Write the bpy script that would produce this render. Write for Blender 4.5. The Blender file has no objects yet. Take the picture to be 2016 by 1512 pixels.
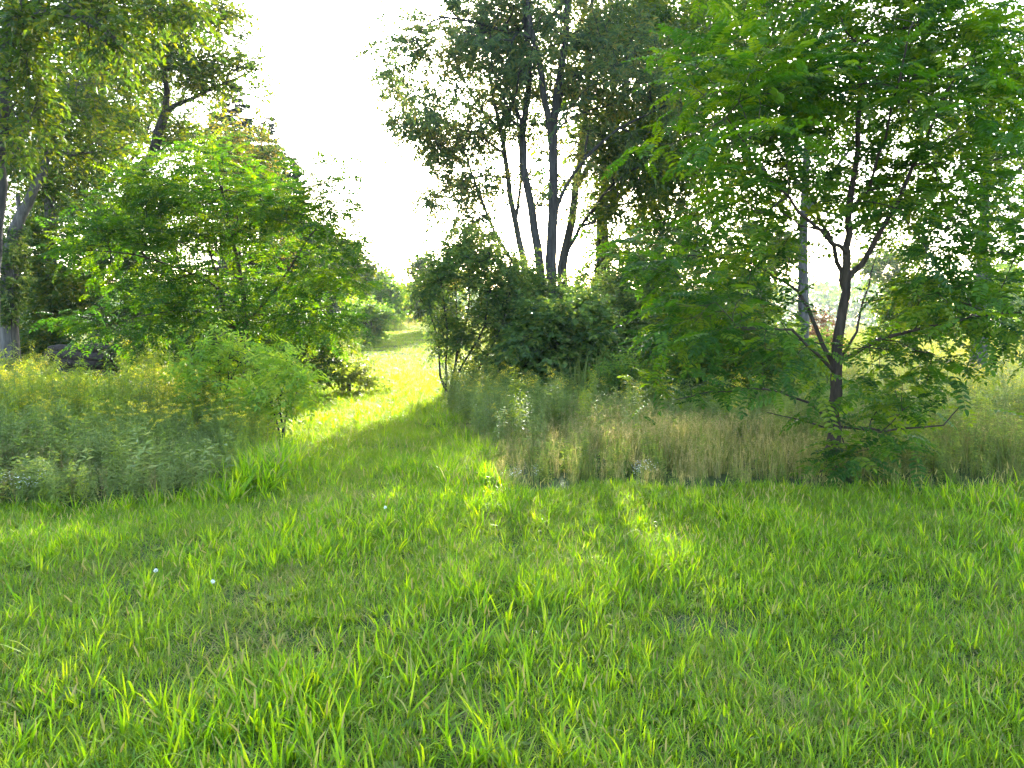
import bpy, math, random
import numpy as np
from mathutils import Vector

# ------------------------------------------------------------------ camera, world, sun, exposure
scene = bpy.context.scene
F, CX, CY, HOR = 1514.0, 1008.0, 756.0, 640.0       # photograph's focal length and horizon, in photo pixels
CAM_H = 1.6
PITCH = math.atan((CY - HOR) / F)
cam_d = bpy.data.cameras.new('camera')
cam_d.sensor_width = 36.0
cam_d.lens = 36.0 * F / 2016.0
cam_d.clip_end = 3000.0
cam = bpy.data.objects.new('camera', cam_d)
scene.collection.objects.link(cam)
cam.location = (0, 0, CAM_H)
cam.rotation_euler = (math.pi / 2 - PITCH, 0, 0)
scene.camera = cam

SUN_EL, SUN_AZ = math.radians(21.7), math.radians(1.0)     # azimuth measured from +Y towards +X
sun_vec = Vector((math.sin(SUN_AZ) * math.cos(SUN_EL), math.cos(SUN_AZ) * math.cos(SUN_EL), math.sin(SUN_EL)))
world = bpy.data.worlds.new('World')
scene.world = world
world.use_nodes = True
nt = world.node_tree
bg = nt.nodes['Background']
sky = nt.nodes.new('ShaderNodeTexSky')
sky.sky_type = 'NISHITA'
sky.sun_disc = False
sky.sun_elevation = SUN_EL
sky.sun_rotation = SUN_AZ
sky.air_density = 1.0
sky.dust_density = 2.0
sky.ozone_density = 1.0
nt.links.new(sky.outputs[0], bg.inputs[0])
bg.inputs[1].default_value = 0.15
sun_d = bpy.data.lights.new('sun', 'SUN')
sun_d.energy = 2.6
sun_d.angle = math.radians(0.55)
sun_d.color = (1.0, 0.94, 0.84)
sun = bpy.data.objects.new('sun', sun_d)
scene.collection.objects.link(sun)
sun.rotation_euler = sun_vec.to_track_quat('Z', 'Y').to_euler()
sun.location = (0, 60, 40)

scene.view_settings.view_transform = 'Standard'
scene.view_settings.look = 'None'
scene.view_settings.exposure = 3.5
scene.view_settings.gamma = 1.0
scene.view_settings.use_curve_mapping = False
scene.render.engine = 'CYCLES'
cy = scene.cycles
cy.use_denoising = True
cy.denoiser = 'OPENIMAGEDENOISE'
cy.denoising_input_passes = 'RGB_ALBEDO_NORMAL'
cy.denoising_prefilter = 'NONE'
cy.max_bounces = 8
cy.diffuse_bounces = 4
cy.glossy_bounces = 2
cy.transmission_bounces = 4
cy.volume_bounces = 0
cy.transparent_max_bounces = 4
cy.use_adaptive_sampling = True
cy.adaptive_threshold = 0.01
cy.sample_clamp_indirect = 3.0
scene.render.use_persistent_data = False

# ------------------------------------------------------------------ small maths
rng = np.random.default_rng(7)
SP, CP = math.sin(PITCH), math.cos(PITCH)

def pw(px, py, d):
    """photo pixel at depth d metres (along +Y) -> world point(s)"""
    px, py, d = np.broadcast_arrays(np.asarray(px, float), np.asarray(py, float), np.asarray(d, float))
    rx = (px - CX) / F
    u = (CY - py) / F
    ry = CP + u * SP
    rz = -SP + u * CP
    t = d / ry
    return np.stack([rx * t, d, CAM_H + rz * t], -1)

def norm(v):
    return v / np.maximum(np.linalg.norm(v, axis=-1, keepdims=True), 1e-9)

def sstep(a, b, x):
    t = np.clip((x - a) / (b - a), 0, 1)
    return t * t * (3 - 2 * t)

def gh(x, y):
    """ground height"""
    x = np.asarray(x, float); y = np.asarray(y, float)
    h = 0.018 * np.sin(1.7 * x + 0.6 * y) + 0.014 * np.sin(2.9 * y - 1.1 * x + 1.0) + 0.012 * np.sin(4.3 * x + 3.1 * y)
    amp = 1.1 - 0.75 * sstep(-2, 10, x)
    h = h + amp * sstep(22, 50, y) + 0.25 * sstep(-7, -4, x - 0.09 * 0) * sstep(30, 50, y) * (1 - sstep(-4, 2, x))
    h = h - 1.2 * sstep(54, 95, y) + 5.0 * sstep(120, 420, y)
    return h

def vnoise(x, y, f, seed=0):
    """cheap smooth value noise 0..1"""
    x = np.asarray(x, float) * f + seed * 17.3; y = np.asarray(y, float) * f + seed * 9.1
    xi, yi = np.floor(x), np.floor(y)
    fx, fy = x - xi, y - yi
    fx = fx * fx * (3 - 2 * fx); fy = fy * fy * (3 - 2 * fy)
    def hsh(a, b):
        v = np.sin(a * 127.1 + b * 311.7 + seed * 74.7) * 43758.5453
        return v - np.floor(v)
    return (hsh(xi, yi) * (1 - fx) + hsh(xi + 1, yi) * fx) * (1 - fy) + (hsh(xi, yi + 1) * (1 - fx) + hsh(xi + 1, yi + 1) * fx) * fy

# ------------------------------------------------------------------ mesh and object helpers
def quad_mesh(name, verts, quads, rnd=None, mats=(), midx=None, smooth=False):
    verts = np.asarray(verts, np.float32); quads = np.asarray(quads, np.int32)
    me = bpy.data.meshes.new(name)
    nq = len(quads)
    me.vertices.add(len(verts)); me.vertices.foreach_set('co', verts.ravel())
    me.loops.add(nq * 4); me.loops.foreach_set('vertex_index', quads.ravel())
    me.polygons.add(nq)
    me.polygons.foreach_set('loop_start', np.arange(nq, dtype=np.int32) * 4)
    me.polygons.foreach_set('loop_total', np.full(nq, 4, np.int32))
    if midx is not None:
        me.polygons.foreach_set('material_index', np.asarray(midx, np.int32))
    me.polygons.foreach_set('use_smooth', np.full(nq, bool(smooth)))
    if rnd is not None:
        a = me.attributes.new('r', 'FLOAT', 'POINT')
        a.data.foreach_set('value', np.asarray(rnd, np.float32))
    for m in mats:
        me.materials.append(m)
    me.update(calc_edges=True)
    return me

class MB:
    """collects quads"""
    def __init__(s):
        s.v, s.q, s.r, s.m, s.n = [], [], [], [], 0
    def add(s, v, q, r=0.5, m=0):
        v = np.asarray(v, float); q = np.asarray(q, int)
        s.v.append(v); s.q.append(q + s.n); s.n += len(v)
        s.r.append(np.broadcast_to(np.asarray(r, float), (len(v),)))
        s.m.append(np.broadcast_to(np.asarray(m, int), (len(q),)))
    def mesh(s, name, mats, smooth=False):
        return quad_mesh(name, np.concatenate(s.v), np.concatenate(s.q), np.concatenate(s.r), mats, np.concatenate(s.m), smooth)

def obj(name, me, parent=None, loc=None, label=None, cat=None, group=None, kind=None):
    o = bpy.data.objects.new(name, me)
    scene.collection.objects.link(o)
    if parent is not None:
        o.parent = parent
    if loc is not None:
        o.location = loc
    if label: o['label'] = label
    if cat: o['category'] = cat
    if group: o['group'] = group
    if kind: o['kind'] = kind
    return o

def copy_tree(o, parent=None):
    c = o.copy(); scene.collection.objects.link(c)
    if parent is not None: c.parent = parent
    for ch in list(o.children):
        copy_tree(ch, c)
    return c

def tube(pts, rad, sides=6):
    """quad tube round a polyline"""
    pts = np.asarray(pts, float); n = len(pts)
    rad = np.broadcast_to(np.asarray(rad, float), (n,))
    t = np.gradient(pts, axis=0); t = norm(t)
    ref = np.array([0.31, 0.17, 0.93]) if abs(t[:, 2]).mean() < 0.8 else np.array([0.95, 0.2, 0.1])
    a = norm(np.cross(t, ref)); b = np.cross(t, a)
    ang = np.linspace(0, 2 * np.pi, sides, endpoint=False)
    v = pts[:, None] + rad[:, None, None] * (np.cos(ang)[None, :, None] * a[:, None] + np.sin(ang)[None, :, None] * b[:, None])
    i = np.arange(n - 1)[:, None] * sides; j = np.arange(sides)[None]; k = (j + 1) % sides
    q = np.stack([i + j, i + k, i + sides + k, i + sides + j], -1).reshape(-1, 4)
    return v.reshape(-1, 3), q

def smooth_line(pts, rad, seg):
    """Catmull-Rom resample"""
    pts = np.asarray(pts, float); rad = np.asarray(rad, float)
    n = len(pts)
    P = np.vstack([2 * pts[0] - pts[1], pts, 2 * pts[-1] - pts[-2]])
    out, ro = [], []
    for i in range(n - 1):
        p0, p1, p2, p3 = P[i:i + 4]
        k = max(1, int(np.ceil(np.linalg.norm(p2 - p1) / seg)))
        t = (np.arange(k) / k)[:, None]
        out.append(0.5 * (2 * p1 + (p2 - p0) * t + (2 * p0 - 5 * p1 + 4 * p2 - p3) * t ** 2 + (3 * p1 - p0 - 3 * p2 + p3) * t ** 3))
        ro.append(rad[i] + (rad[i + 1] - rad[i]) * t[:, 0])
    out.append(pts[-1:]); ro.append(rad[-1:])
    return np.concatenate(out), np.concatenate(ro)

def instantiate(tmpl, pos, axis, nrm, scale):
    """tmpl=(verts,quads,rnd) x N frames -> verts, quads, rnd index"""
    tv, tq = tmpl[0], tmpl[1]
    N = len(pos); V = len(tv)
    a = norm(axis)
    z = norm(nrm - (nrm * a).sum(-1, keepdims=True) * a)
    y = np.cross(z, a)
    R = np.stack([a, y, z], -1)                        # columns
    v = np.einsum('nij,vj->nvi', R, tv) * np.asarray(scale)[:, None, None] + pos[:, None]
    q = tq[None] + (np.arange(N) * V)[:, None, None]
    return v.reshape(-1, 3), q.reshape(-1, 4)

# leaf outlines, x along the leaf, z the upper side, length 1
def leaf4(w=0.5, fold=0.12, droop=0.1):
    v = np.array([[0, 0, 0], [0.45, -w / 2, fold], [1, 0, -droop], [0.45, w / 2, fold]], float)
    return v, np.array([[0, 1, 2, 3]]), np.zeros(4)

def leaf6(w=0.5, fold=0.08, droop=0.12):
    v = np.array([[0, 0, 0], [0.28, -w / 2, fold], [0.72, -w * 0.42, fold - droop * 0.3], [1, 0, -droop], [0.72, w * 0.42, fold - droop * 0.3], [0.28, w / 2, fold]], float)
    return v, np.array([[0, 1, 2, 3], [0, 3, 4, 5]]), np.zeros(6)

def pinnate(pairs=7, length=0.24, ll=0.045, lw=0.5, leaflet=leaf6, droop=0.25, seed=0, rachis=True):
    """compound leaf: a bent rachis with opposite leaflets and one at the tip; metres"""
    r = np.random.default_rng(seed)
    mb = MB()
    def rp(t):
        return np.array([length * t, 0, 0.04 * length * t - droop * length * t * t])
    lv, lq, _ = leaflet(lw)
    pos, ax, nr, sc = [], [], [], []
    for i in range(pairs):
        t = 0.2 + 0.75 * i / (pairs - 1)
        for s in (-1, 1):
            pos.append(rp(t + r.normal(0, 0.008)))
            ax.append([0.35 + r.normal(0, 0.08), s * 1.0, -0.12 + r.normal(0, 0.12)])
            nr.append([r.normal(0, 0.15), r.normal(0, 0.2), 1])
            sc.append(ll * (0.8 + 0.35 * math.sin(math.pi * (0.15 + 0.7 * i / (pairs - 1)))) * r.uniform(0.88, 1.1))
    pos.append(rp(1.0)); ax.append([1, 0, -0.35]); nr.append([0, 0, 1]); sc.append(ll * 1.05)
    v, q = instantiate((lv, lq), np.array(pos), np.array(ax), np.array(nr), np.array(sc))
    mb.add(v, q, np.repeat(r.uniform(-0.12, 0.12, len(pos)), len(lv)))
    if rachis:
        ts = np.linspace(0, 1, 3); w = 0.0013
        pts = np.array([rp(t) for t in ts])
        vv = np.concatenate([pts + [0, w, 0], pts - [0, w, 0]])
        mb.add(vv, [[0, 3, 4, 1], [1, 4, 5, 2]], 0.1)
    return np.concatenate(mb.v), np.concatenate(mb.q), np.concatenate(mb.r)

# ------------------------------------------------------------------ materials
def mat_base(name):
    m = bpy.data.materials.new(name); m.use_nodes = True
    n = m.node_tree.nodes
    return m, m.node_tree, n['Principled BSDF'], n['Material Output']

def ramp(nt_, cols):
    r = nt_.nodes.new('ShaderNodeValToRGB')
    els = r.color_ramp.elements
    while len(els) < len(cols): els.new(0.5)
    for i, c in enumerate(cols):
        els[i].position = i / max(1, len(cols) - 1)
    for i, c in enumerate(cols):
        els[i].color = (*c, 1)
    return r

def leaf_mat(name, cols, trans=2.4, tmix=0.45, rough=0.5, spec=0.16, hue=0.482, tsat=1.15, patch=0.0, patch_scale=0.6, inst=0.0, k=1.0):
    """thin leaf: reflecting side and light coming through; colours run over the per-leaf value r"""
    m, t, p, out = mat_base(name)
    at = t.nodes.new('ShaderNodeAttribute'); at.attribute_name = 'r'
    src = at.outputs['Fac']
    if inst:
        oi = t.nodes.new('ShaderNodeObjectInfo')
        ma = t.nodes.new('ShaderNodeMath'); ma.operation = 'MULTIPLY_ADD'
        t.links.new(oi.outputs['Random'], ma.inputs[0]); ma.inputs[1].default_value = inst; 
        sb = t.nodes.new('ShaderNodeMath'); sb.operation = 'SUBTRACT'; t.links.new(src, sb.inputs[0]); sb.inputs[1].default_value = inst * 0.5
        t.links.new(sb.outputs[0], ma.inputs[2]); src = ma.outputs[0]
    if patch:
        ge = t.nodes.new('ShaderNodeNewGeometry')
        no = t.nodes.new('ShaderNodeTexNoise'); no.inputs['Scale'].default_value = patch_scale; no.inputs['Detail'].default_value = 3
        t.links.new(ge.outputs['Position'], no.inputs['Vector'])
        ma2 = t.nodes.new('ShaderNodeMath'); ma2.operation = 'MULTIPLY_ADD'
        t.links.new(no.outputs['Fac'], ma2.inputs[0]); ma2.inputs[1].default_value = patch * 2
        sb2 = t.nodes.new('ShaderNodeMath'); sb2.operation = 'SUBTRACT'; t.links.new(src, sb2.inputs[0]); sb2.inputs[1].default_value = patch
        t.links.new(sb2.outputs[0], ma2.inputs[2]); src = ma2.outputs[0]
    r = ramp(t, [tuple(c * k for c in q) for q in cols]); t.links.new(src, r.inputs['Fac'])
    t.links.new(r.outputs['Color'], p.inputs['Base Color'])
    p.inputs['Roughness'].default_value = rough
    p.inputs['Specular IOR Level'].default_value = spec
    hs = t.nodes.new('ShaderNodeHueSaturation')
    hs.inputs['Hue'].default_value = hue; hs.inputs['Saturation'].default_value = tsat; hs.inputs['Value'].default_value = trans
    t.links.new(r.outputs['Color'], hs.inputs['Color'])
    tr = t.nodes.new('ShaderNodeBsdfTranslucent'); t.links.new(hs.outputs['Color'], tr.inputs['Color'])
    mx = t.nodes.new('ShaderNodeMixShader'); mx.inputs['Fac'].default_value = tmix
    t.links.new(p.outputs[0], mx.inputs[1]); t.links.new(tr.outputs[0], mx.inputs[2])
    t.links.new(mx.outputs[0], out.inputs['Surface'])
    return m

def bark_mat(name, c1, c2, scale=14.0, stretch=0.18, bump=0.5):
    m, t, p, out = mat_base(name)
    ge = t.nodes.new('ShaderNodeNewGeometry')
    mp = t.nodes.new('ShaderNodeMapping'); mp.inputs['Scale'].default_value = (1, 1, stretch)
    t.links.new(ge.outputs['Position'], mp.inputs['Vector'])
    no = t.nodes.new('ShaderNodeTexNoise'); no.inputs['Scale'].default_value = scale; no.inputs['Detail'].default_value = 6; no.inputs['Roughness'].default_value = 0.7
    t.links.new(mp.outputs[0], no.inputs['Vector'])
    r = ramp(t, [c1, c1, c2, c2]); t.links.new(no.outputs['Fac'], r.inputs['Fac'])
    t.links.new(r.outputs[0], p.inputs['Base Color'])
    p.inputs['Roughness'].default_value = 0.9; p.inputs['Specular IOR Level'].default_value = 0.2
    b = t.nodes.new('ShaderNodeBump'); b.inputs['Strength'].default_value = bump; b.inputs['Distance'].default_value = 0.03
    t.links.new(no.outputs['Fac'], b.inputs['Height']); t.links.new(b.outputs[0], p.inputs['Normal'])
    return m

M = {}
M['bark_dark'] = bark_mat('bark_dark', (0.016, 0.0145, 0.013), (0.055, 0.05, 0.044))
M['bark_grey'] = bark_mat('bark_grey', (0.03, 0.027, 0.024), (0.10, 0.092, 0.082))
M['bark_brown'] = bark_mat('bark_brown', (0.02, 0.015, 0.011), (0.065, 0.048, 0.036), scale=22)
M['log_bark'] = bark_mat('log_bark', (0.014, 0.011, 0.009), (0.06, 0.046, 0.036), scale=18, stretch=1.0)
M['log_end'] = bark_mat('log_end', (0.09, 0.07, 0.045), (0.19, 0.15, 0.10), scale=30, stretch=1.0)
M['locust'] = leaf_mat('locust_leaf', [(0.022, 0.062, 0.012), (0.038, 0.098, 0.014), (0.066, 0.14, 0.016), (0.13, 0.19, 0.022)], trans=2.1, tmix=0.5, hue=0.49, k=0.85)
M['maple'] = leaf_mat('broad_leaf', [(0.03, 0.068, 0.016), (0.048, 0.10, 0.017), (0.072, 0.13, 0.018), (0.14, 0.165, 0.022)], trans=2.0, tmix=0.45, k=0.72)
M['willow'] = leaf_mat('narrow_leaf', [(0.036, 0.066, 0.03), (0.055, 0.098, 0.034), (0.08, 0.125, 0.036), (0.16, 0.155, 0.038)], trans=2.2, tmix=0.48, k=0.78)
M['gold_leaf'] = leaf_mat('yellowing_leaf', [(0.05, 0.09, 0.022), (0.085, 0.12, 0.024), (0.14, 0.145, 0.028), (0.22, 0.17, 0.035)], trans=2.0, tmix=0.45, hue=0.495, k=0.75)
M['shrub'] = leaf_mat('shrub_leaf', [(0.03, 0.065, 0.02), (0.05, 0.095, 0.024), (0.07, 0.125, 0.028), (0.12, 0.155, 0.035)], trans=2.1, tmix=0.45, k=0.78)
M['bright'] = leaf_mat('bright_leaf', [(0.055, 0.12, 0.022), (0.075, 0.15, 0.025), (0.10, 0.18, 0.03), (0.15, 0.21, 0.035)], trans=2.3, tmix=0.5)
M['thicket'] = leaf_mat('thicket_leaf', [(0.032, 0.065, 0.02), (0.052, 0.098, 0.023), (0.075, 0.13, 0.027), (0.13, 0.165, 0.035)], trans=2.1, tmix=0.47)
M['ash'] = leaf_mat('ash_leaf', [(0.08, 0.16, 0.025), (0.12, 0.21, 0.03), (0.16, 0.25, 0.035), (0.22, 0.28, 0.04)], trans=2.2, tmix=0.5)
M['needle'] = leaf_mat('needle', [(0.018, 0.035, 0.022), (0.026, 0.05, 0.028), (0.036, 0.062, 0.03)], trans=1.2, tmix=0.2)
M['weed'] = leaf_mat('weed_leaf', [(0.08, 0.125, 0.035), (0.115, 0.17, 0.038), (0.15, 0.205, 0.04), (0.21, 0.235, 0.05)], trans=2.0, tmix=0.45, inst=0.5)
M['weed_grey'] = leaf_mat('greyish_leaf', [(0.11, 0.16, 0.05), (0.16, 0.21, 0.06), (0.23, 0.265, 0.09)], trans=1.5, tmix=0.4, inst=0.5)
M['weed_yel'] = leaf_mat('light_weed_leaf', [(0.12, 0.18, 0.026), (0.17, 0.23, 0.03), (0.22, 0.26, 0.035)], trans=2.0, tmix=0.5, inst=0.4)
M['dry'] = leaf_mat('dry_stalk', [(0.19, 0.155, 0.055), (0.26, 0.215, 0.075), (0.34, 0.285, 0.11)], trans=1.3, tmix=0.35, hue=0.5, tsat=1.0, inst=0.5)
M['seed'] = leaf_mat('seed_spike', [(0.19, 0.21, 0.05), (0.26, 0.25, 0.06), (0.33, 0.27, 0.08)], trans=1.6, tmix=0.45, hue=0.5, tsat=1.0, inst=0.8)
M['rust'] = leaf_mat('rust_stalk', [(0.16, 0.07, 0.035), (0.24, 0.11, 0.055), (0.3, 0.17, 0.09)], trans=1.3, tmix=0.35, hue=0.5, tsat=1.0)
M['yellow'] = leaf_mat('yellow_flower', [(0.5, 0.4, 0.025), (0.62, 0.5, 0.03), (0.7, 0.58, 0.05)], trans=1.1, tmix=0.4, hue=0.5, tsat=1.0, rough=0.7)
M['white'] = leaf_mat('white_petal', [(0.75, 0.75, 0.7), (0.8, 0.8, 0.78)], trans=1.0, tmix=0.3, hue=0.5, tsat=1.0, rough=0.7)
M['mauve'] = leaf_mat('mauve_petal', [(0.42, 0.3, 0.5), (0.5, 0.4, 0.58)], trans=1.0, tmix=0.3, hue=0.5, tsat=1.0, rough=0.7)
M['turf'] = leaf_mat('turf_blade', [(0.22, 0.19, 0.07), (0.12, 0.175, 0.018), (0.085, 0.165, 0.011), (0.12, 0.205, 0.012), (0.165, 0.235, 0.015)], trans=2.0, tmix=0.48, patch=0.35, patch_scale=0.9, inst=0.2, hue=0.485)
M['blade'] = leaf_mat('broad_blade', [(0.055, 0.13, 0.013), (0.10, 0.205, 0.013), (0.155, 0.255, 0.014), (0.22, 0.285, 0.02)], trans=2.3, tmix=0.55, patch=0.2, patch_scale=0.7, inst=0.35, rough=0.42, spec=0.2, hue=0.485)
M['meadow'] = leaf_mat('meadow_blade', [(0.33, 0.275, 0.11), (0.25, 0.22, 0.08), (0.17, 0.19, 0.045), (0.11, 0.175, 0.028)], trans=1.6, tmix=0.4, patch=0.35, patch_scale=0.5, inst=0.3, hue=0.49)
M['field_leaf'] = leaf_mat('sunny_leaf', [(0.09, 0.15, 0.03), (0.12, 0.18, 0.035), (0.15, 0.21, 0.04), (0.2, 0.23, 0.05)], trans=2.0, tmix=0.5, k=0.75)
M['field'] = leaf_mat('field_blade', [(0.17, 0.16, 0.05), (0.14, 0.17, 0.045), (0.12, 0.18, 0.04), (0.16, 0.21, 0.045)], trans=2.0, tmix=0.45, patch=0.35, patch_scale=0.12, inst=0.4, hue=0.485, k=0.72)

# ------------------------------------------------------------------ ground
def ground_material():
    m, t, p, out = mat_base('soil_and_thatch')
    ge = t.nodes.new('ShaderNodeNewGeometry')
    n1 = t.nodes.new('ShaderNodeTexNoise'); n1.inputs['Scale'].default_value = 1.3; n1.inputs['Detail'].default_value = 8
    n2 = t.nodes.new('ShaderNodeTexNoise'); n2.inputs['Scale'].default_value = 45; n2.inputs['Detail'].default_value = 4
    for n in (n1, n2): t.links.new(ge.outputs['Position'], n.inputs['Vector'])
    r1 = ramp(t, [(0.035, 0.06, 0.014), (0.045, 0.08, 0.016), (0.065, 0.085, 0.025), (0.13, 0.105, 0.055)])
    t.links.new(n1.outputs['Fac'], r1.inputs['Fac'])
    mx = t.nodes.new('ShaderNodeMix'); mx.data_type = 'RGBA'; mx.blend_type = 'MULTIPLY'; mx.inputs[0].default_value = 0.8
    r2 = ramp(t, [(0.35, 0.35, 0.35), (1, 1, 1)]); t.links.new(n2.outputs['Fac'], r2.inputs['Fac'])
    t.links.new(r1.outputs[0], mx.inputs[6]); t.links.new(r2.outputs[0], mx.inputs[7])
    t.links.new(mx.outputs[2], p.inputs['Base Color'])
    p.inputs['Roughness'].default_value = 0.95; p.inputs['Specular IOR Level'].default_value = 0.1
    b = t.nodes.new('ShaderNodeBump'); b.inputs['Strength'].default_value = 0.6; b.inputs['Distance'].default_value = 0.03
    t.links.new(n2.outputs['Fac'], b.inputs['Height']); t.links.new(b.outputs[0], p.inputs['Normal'])
    return m
M['ground'] = ground_material()

gx = np.sign(np.linspace(-1, 1, 221)) * np.abs(np.linspace(-1, 1, 221)) ** 2.6 * 700
gy = np.concatenate([-np.linspace(1, 0, 30, endpoint=False) ** 2 * 200, np.linspace(0, 1, 200) ** 2.4 * 1400])
GX, GY = np.meshgrid(gx, gy)
gv = np.stack([GX, GY, gh(GX, GY)], -1).reshape(-1, 3)
ii = (np.arange(len(gy) - 1)[:, None] * len(gx) + np.arange(len(gx) - 1)[None]).ravel()
gq = np.stack([ii, ii + 1, ii + 1 + len(gx), ii + len(gx)], -1)
obj('ground', quad_mesh('ground', gv, gq, None, [M['ground']], smooth=True), kind='structure',
    label='earth and thatch showing between the grass', cat='ground')

# ------------------------------------------------------------------ trees
def build_tree(name, label, cat, base, stems, ells, n, leaf, bark='bark_dark', group=None, seed=1, rtip=0.006,
               seg=0.35, min_h=0.6, twigs=5, twig_len=0.45, per=7, leaf_len=0.1, mat='maple', sides=8, droop=0.25,
               tmpls=None, spread=0.9, up=0.35, outb=2.0, flat=0.0, sag=0.0, crown_name='crown', rvar=0.3, nvar=0.42, avar=0.3):
    """base (px, d): where the trunk meets the ground. stems: [(part, [(px,py,d)...], r0, r1)], ells: [(px,py,rx,ry,d,rd,w)]
    crown tips are spread through the ellipsoids and wired back to the stems"""
    r = np.random.default_rng(seed)
    bx = pw(base[0], HOR, base[1]); B = np.array([bx[0], base[1], float(gh(bx[0], base[1]))])
    root = obj(name, None, loc=B, label=label, cat=cat, group=group)
    root.empty_display_size = 0.3
    P, par, R, D = [], [], [], []
    chains = []
    first_stem_done = False
    for part, pts, r0, r1 in stems:
        w = np.array([pw(*p) for p in pts])
        if part == 'trunk':
            ww = w[0].copy(); foot = np.array([B[0] + (ww[0] - B[0]) * 0.4 if first_stem_done else B[0], B[1], B[2] - 0.08])
            w = np.vstack([foot, w])
            rr = np.concatenate([[r0 * 1.5], np.linspace(r0, r1, len(w) - 1)])
        else:
            rr = np.linspace(r0, r1, len(w))
        line, lr = smooth_line(w, rr, seg)
        line[1:-1] += r.normal(0, 0.012, (len(line) - 2, 3))
        i0 = len(P)
        tang = norm(np.gradient(line, axis=0))
        for k in range(len(line)):
            P.append(line[k]); D.append(tang[k]); R.append(lr[k])
            if k == 0:
                if part == 'trunk' or not i0: par.append(-1)
                else:
                    par.append(int(np.argmin(((np.array(P[:i0]) - line[0]) ** 2).sum(1))))
            else: par.append(i0 + k - 1)
        chains.append((part, list(range(i0, i0 + len(line)))))
        first_stem_done = True
    nfix = len(P)
    # crown tips
    wt = np.array([e[2] * e[3] * (e[6] if len(e) > 6 else 1.0) for e in ells]); wt = wt / wt.sum()
    cnt = r.multinomial(n, wt)
    tips = []
    for e, c in zip(ells, cnt):
        u = norm(r.normal(size=(c, 3))) * (r.uniform(0, 1, c) ** (1 / 2.4))[:, None]
        u = u * (1 + (r.uniform(size=c) < 0.2) * r.uniform(0.1, 0.55, c))[:, None]
        tips.append(pw(e[0] + u[:, 0] * e[2], e[1] + u[:, 1] * e[3], e[4] + u[:, 2] * e[5]))
    tips = np.concatenate(tips)
    keep = tips[:, 2] > gh(tips[:, 0], tips[:, 1]) + 0.25
    tips = tips[keep]
    PF = np.array(P)
    dd = np.sqrt(((tips[:, None] - PF[None]) ** 2).sum(-1)).min(1)
    tips = tips[np.argsort(dd)]
    cap = nfix + len(tips) * 14
    PA = np.zeros((cap, 3)); PA[:nfix] = PF
    DA = np.zeros((cap, 3)); DA[:nfix] = np.array(D)
    PR = np.full(cap, -1); PR[:nfix] = par
    RA = np.zeros(cap); RA[:nfix] = R
    ok = np.zeros(cap, bool); ok[:nfix] = PF[:, 2] > B[2] + min_h
    if not ok[:nfix].any(): ok[:nfix] = True
    m = nfix
    free = []
    for p in tips:
        v = p - PA[:m]; d = np.sqrt((v * v).sum(1)) + 1e-6
        cost = d * (1.55 - 0.55 * (v * DA[:m]).sum(1) / d) + np.where(v[:, 2] < -0.2, 0.35 * d, 0)
        cost[~ok[:m]] += 1e3
        j = int(np.argmin(cost)); L = d[j]
        k = int(min(13, max(2, np.ceil(L / seg))))
        t0 = norm(DA[j] * 0.6 + v[j] / L + np.array([0, 0, 0.25])) * L
        t1 = norm(v[j] / L + np.array([0, 0, -sag]) + r.normal(0, 0.2, 3)) * L
        t = (np.arange(1, k + 1) / k)[:, None]
        h = (2 * t ** 3 - 3 * t ** 2 + 1) * PA[j] + (t ** 3 - 2 * t ** 2 + t) * t0 + (-2 * t ** 3 + 3 * t ** 2) * p + (t ** 3 - t ** 2) * t1
        h[:-1] += r.normal(0, 0.03, (k - 1, 3)) * min(1.0, L)
        PA[m:m + k] = h
        tg = np.diff(np.vstack([PA[j], h]), axis=0); DA[m:m + k] = norm(tg)
        PR[m:m + k] = [j] + list(range(m, m + k - 1))
        ok[m:m + k] = True
        free.append([j] + list(range(m, m + k)))
        m += k
    # radii by how many tips a node feeds
    W = np.zeros(m); W[[c[-1] for c in free]] = 1
    for i in range(m - 1, nfix - 1, -1):
        W[PR[i]] += W[i]
    rad = RA[:m].copy()
    rad[nfix:] = rtip * np.maximum(W[nfix:], 1) ** 0.5
    for i in range(nfix, m):
        rad[i] = min(rad[i], rad[PR[i]] * 0.9)
    # stems
    mbt = MB()
    for part, ch in chains:
        v, q = tube(PA[ch] - B, rad[ch], sides)
        if part == 'trunk': mbt.add(v, q)
        else:
            mb = MB(); mb.add(v, q)
            obj('limb', mb.mesh('limb', [M[bark]], True), root)
    obj('trunk', mbt.mesh('trunk', [M[bark]], True), root)
    mb = MB()
    for c in free:
        rr = rad[c].copy(); rr[0] = min(rr[0], rr[1] * 1.3)
        v, q = tube(PA[c] - B, rr, 4 if rr[1] > 0.02 else 3)
        mb.add(v, q)
    # twigs and leaves
    T = len(free)
    tp = np.array([PA[c[-1]] for c in free]); td = np.array([DA[c[-1]] for c in free])
    tb = np.array([PA[c[-2]] for c in free])
    o = tb[:, None] + (tp - tb)[:, None] * r.uniform(0.0, 1.0, (T, twigs, 1))
    cen = tips.mean(0)
    out = norm(tp - cen)
    dirn = norm(td[:, None] * 0.7 + out[:, None] * 0.25 + r.normal(0, spread, (T, twigs, 3)) * np.array([1, 1, 1 - flat]) + np.array([0, 0, up * 0.4]))
    o[:, 0] = tp; dirn[:, 0] = td
    ln = twig_len * r.uniform(0.6, 1.25, (T, twigs))
    o = o.reshape(-1, 3); dirn = dirn.reshape(-1, 3); ln = ln.ravel()
    end = o + dirn * ln[:, None] - np.array([0, 0, 1]) * (droop * ln ** 2 / twig_len)[:, None] * 0.4
    # thin twig strips
    side = norm(np.cross(dirn, r.normal(size=dirn.shape))) * (rtip * 0.45)
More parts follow.
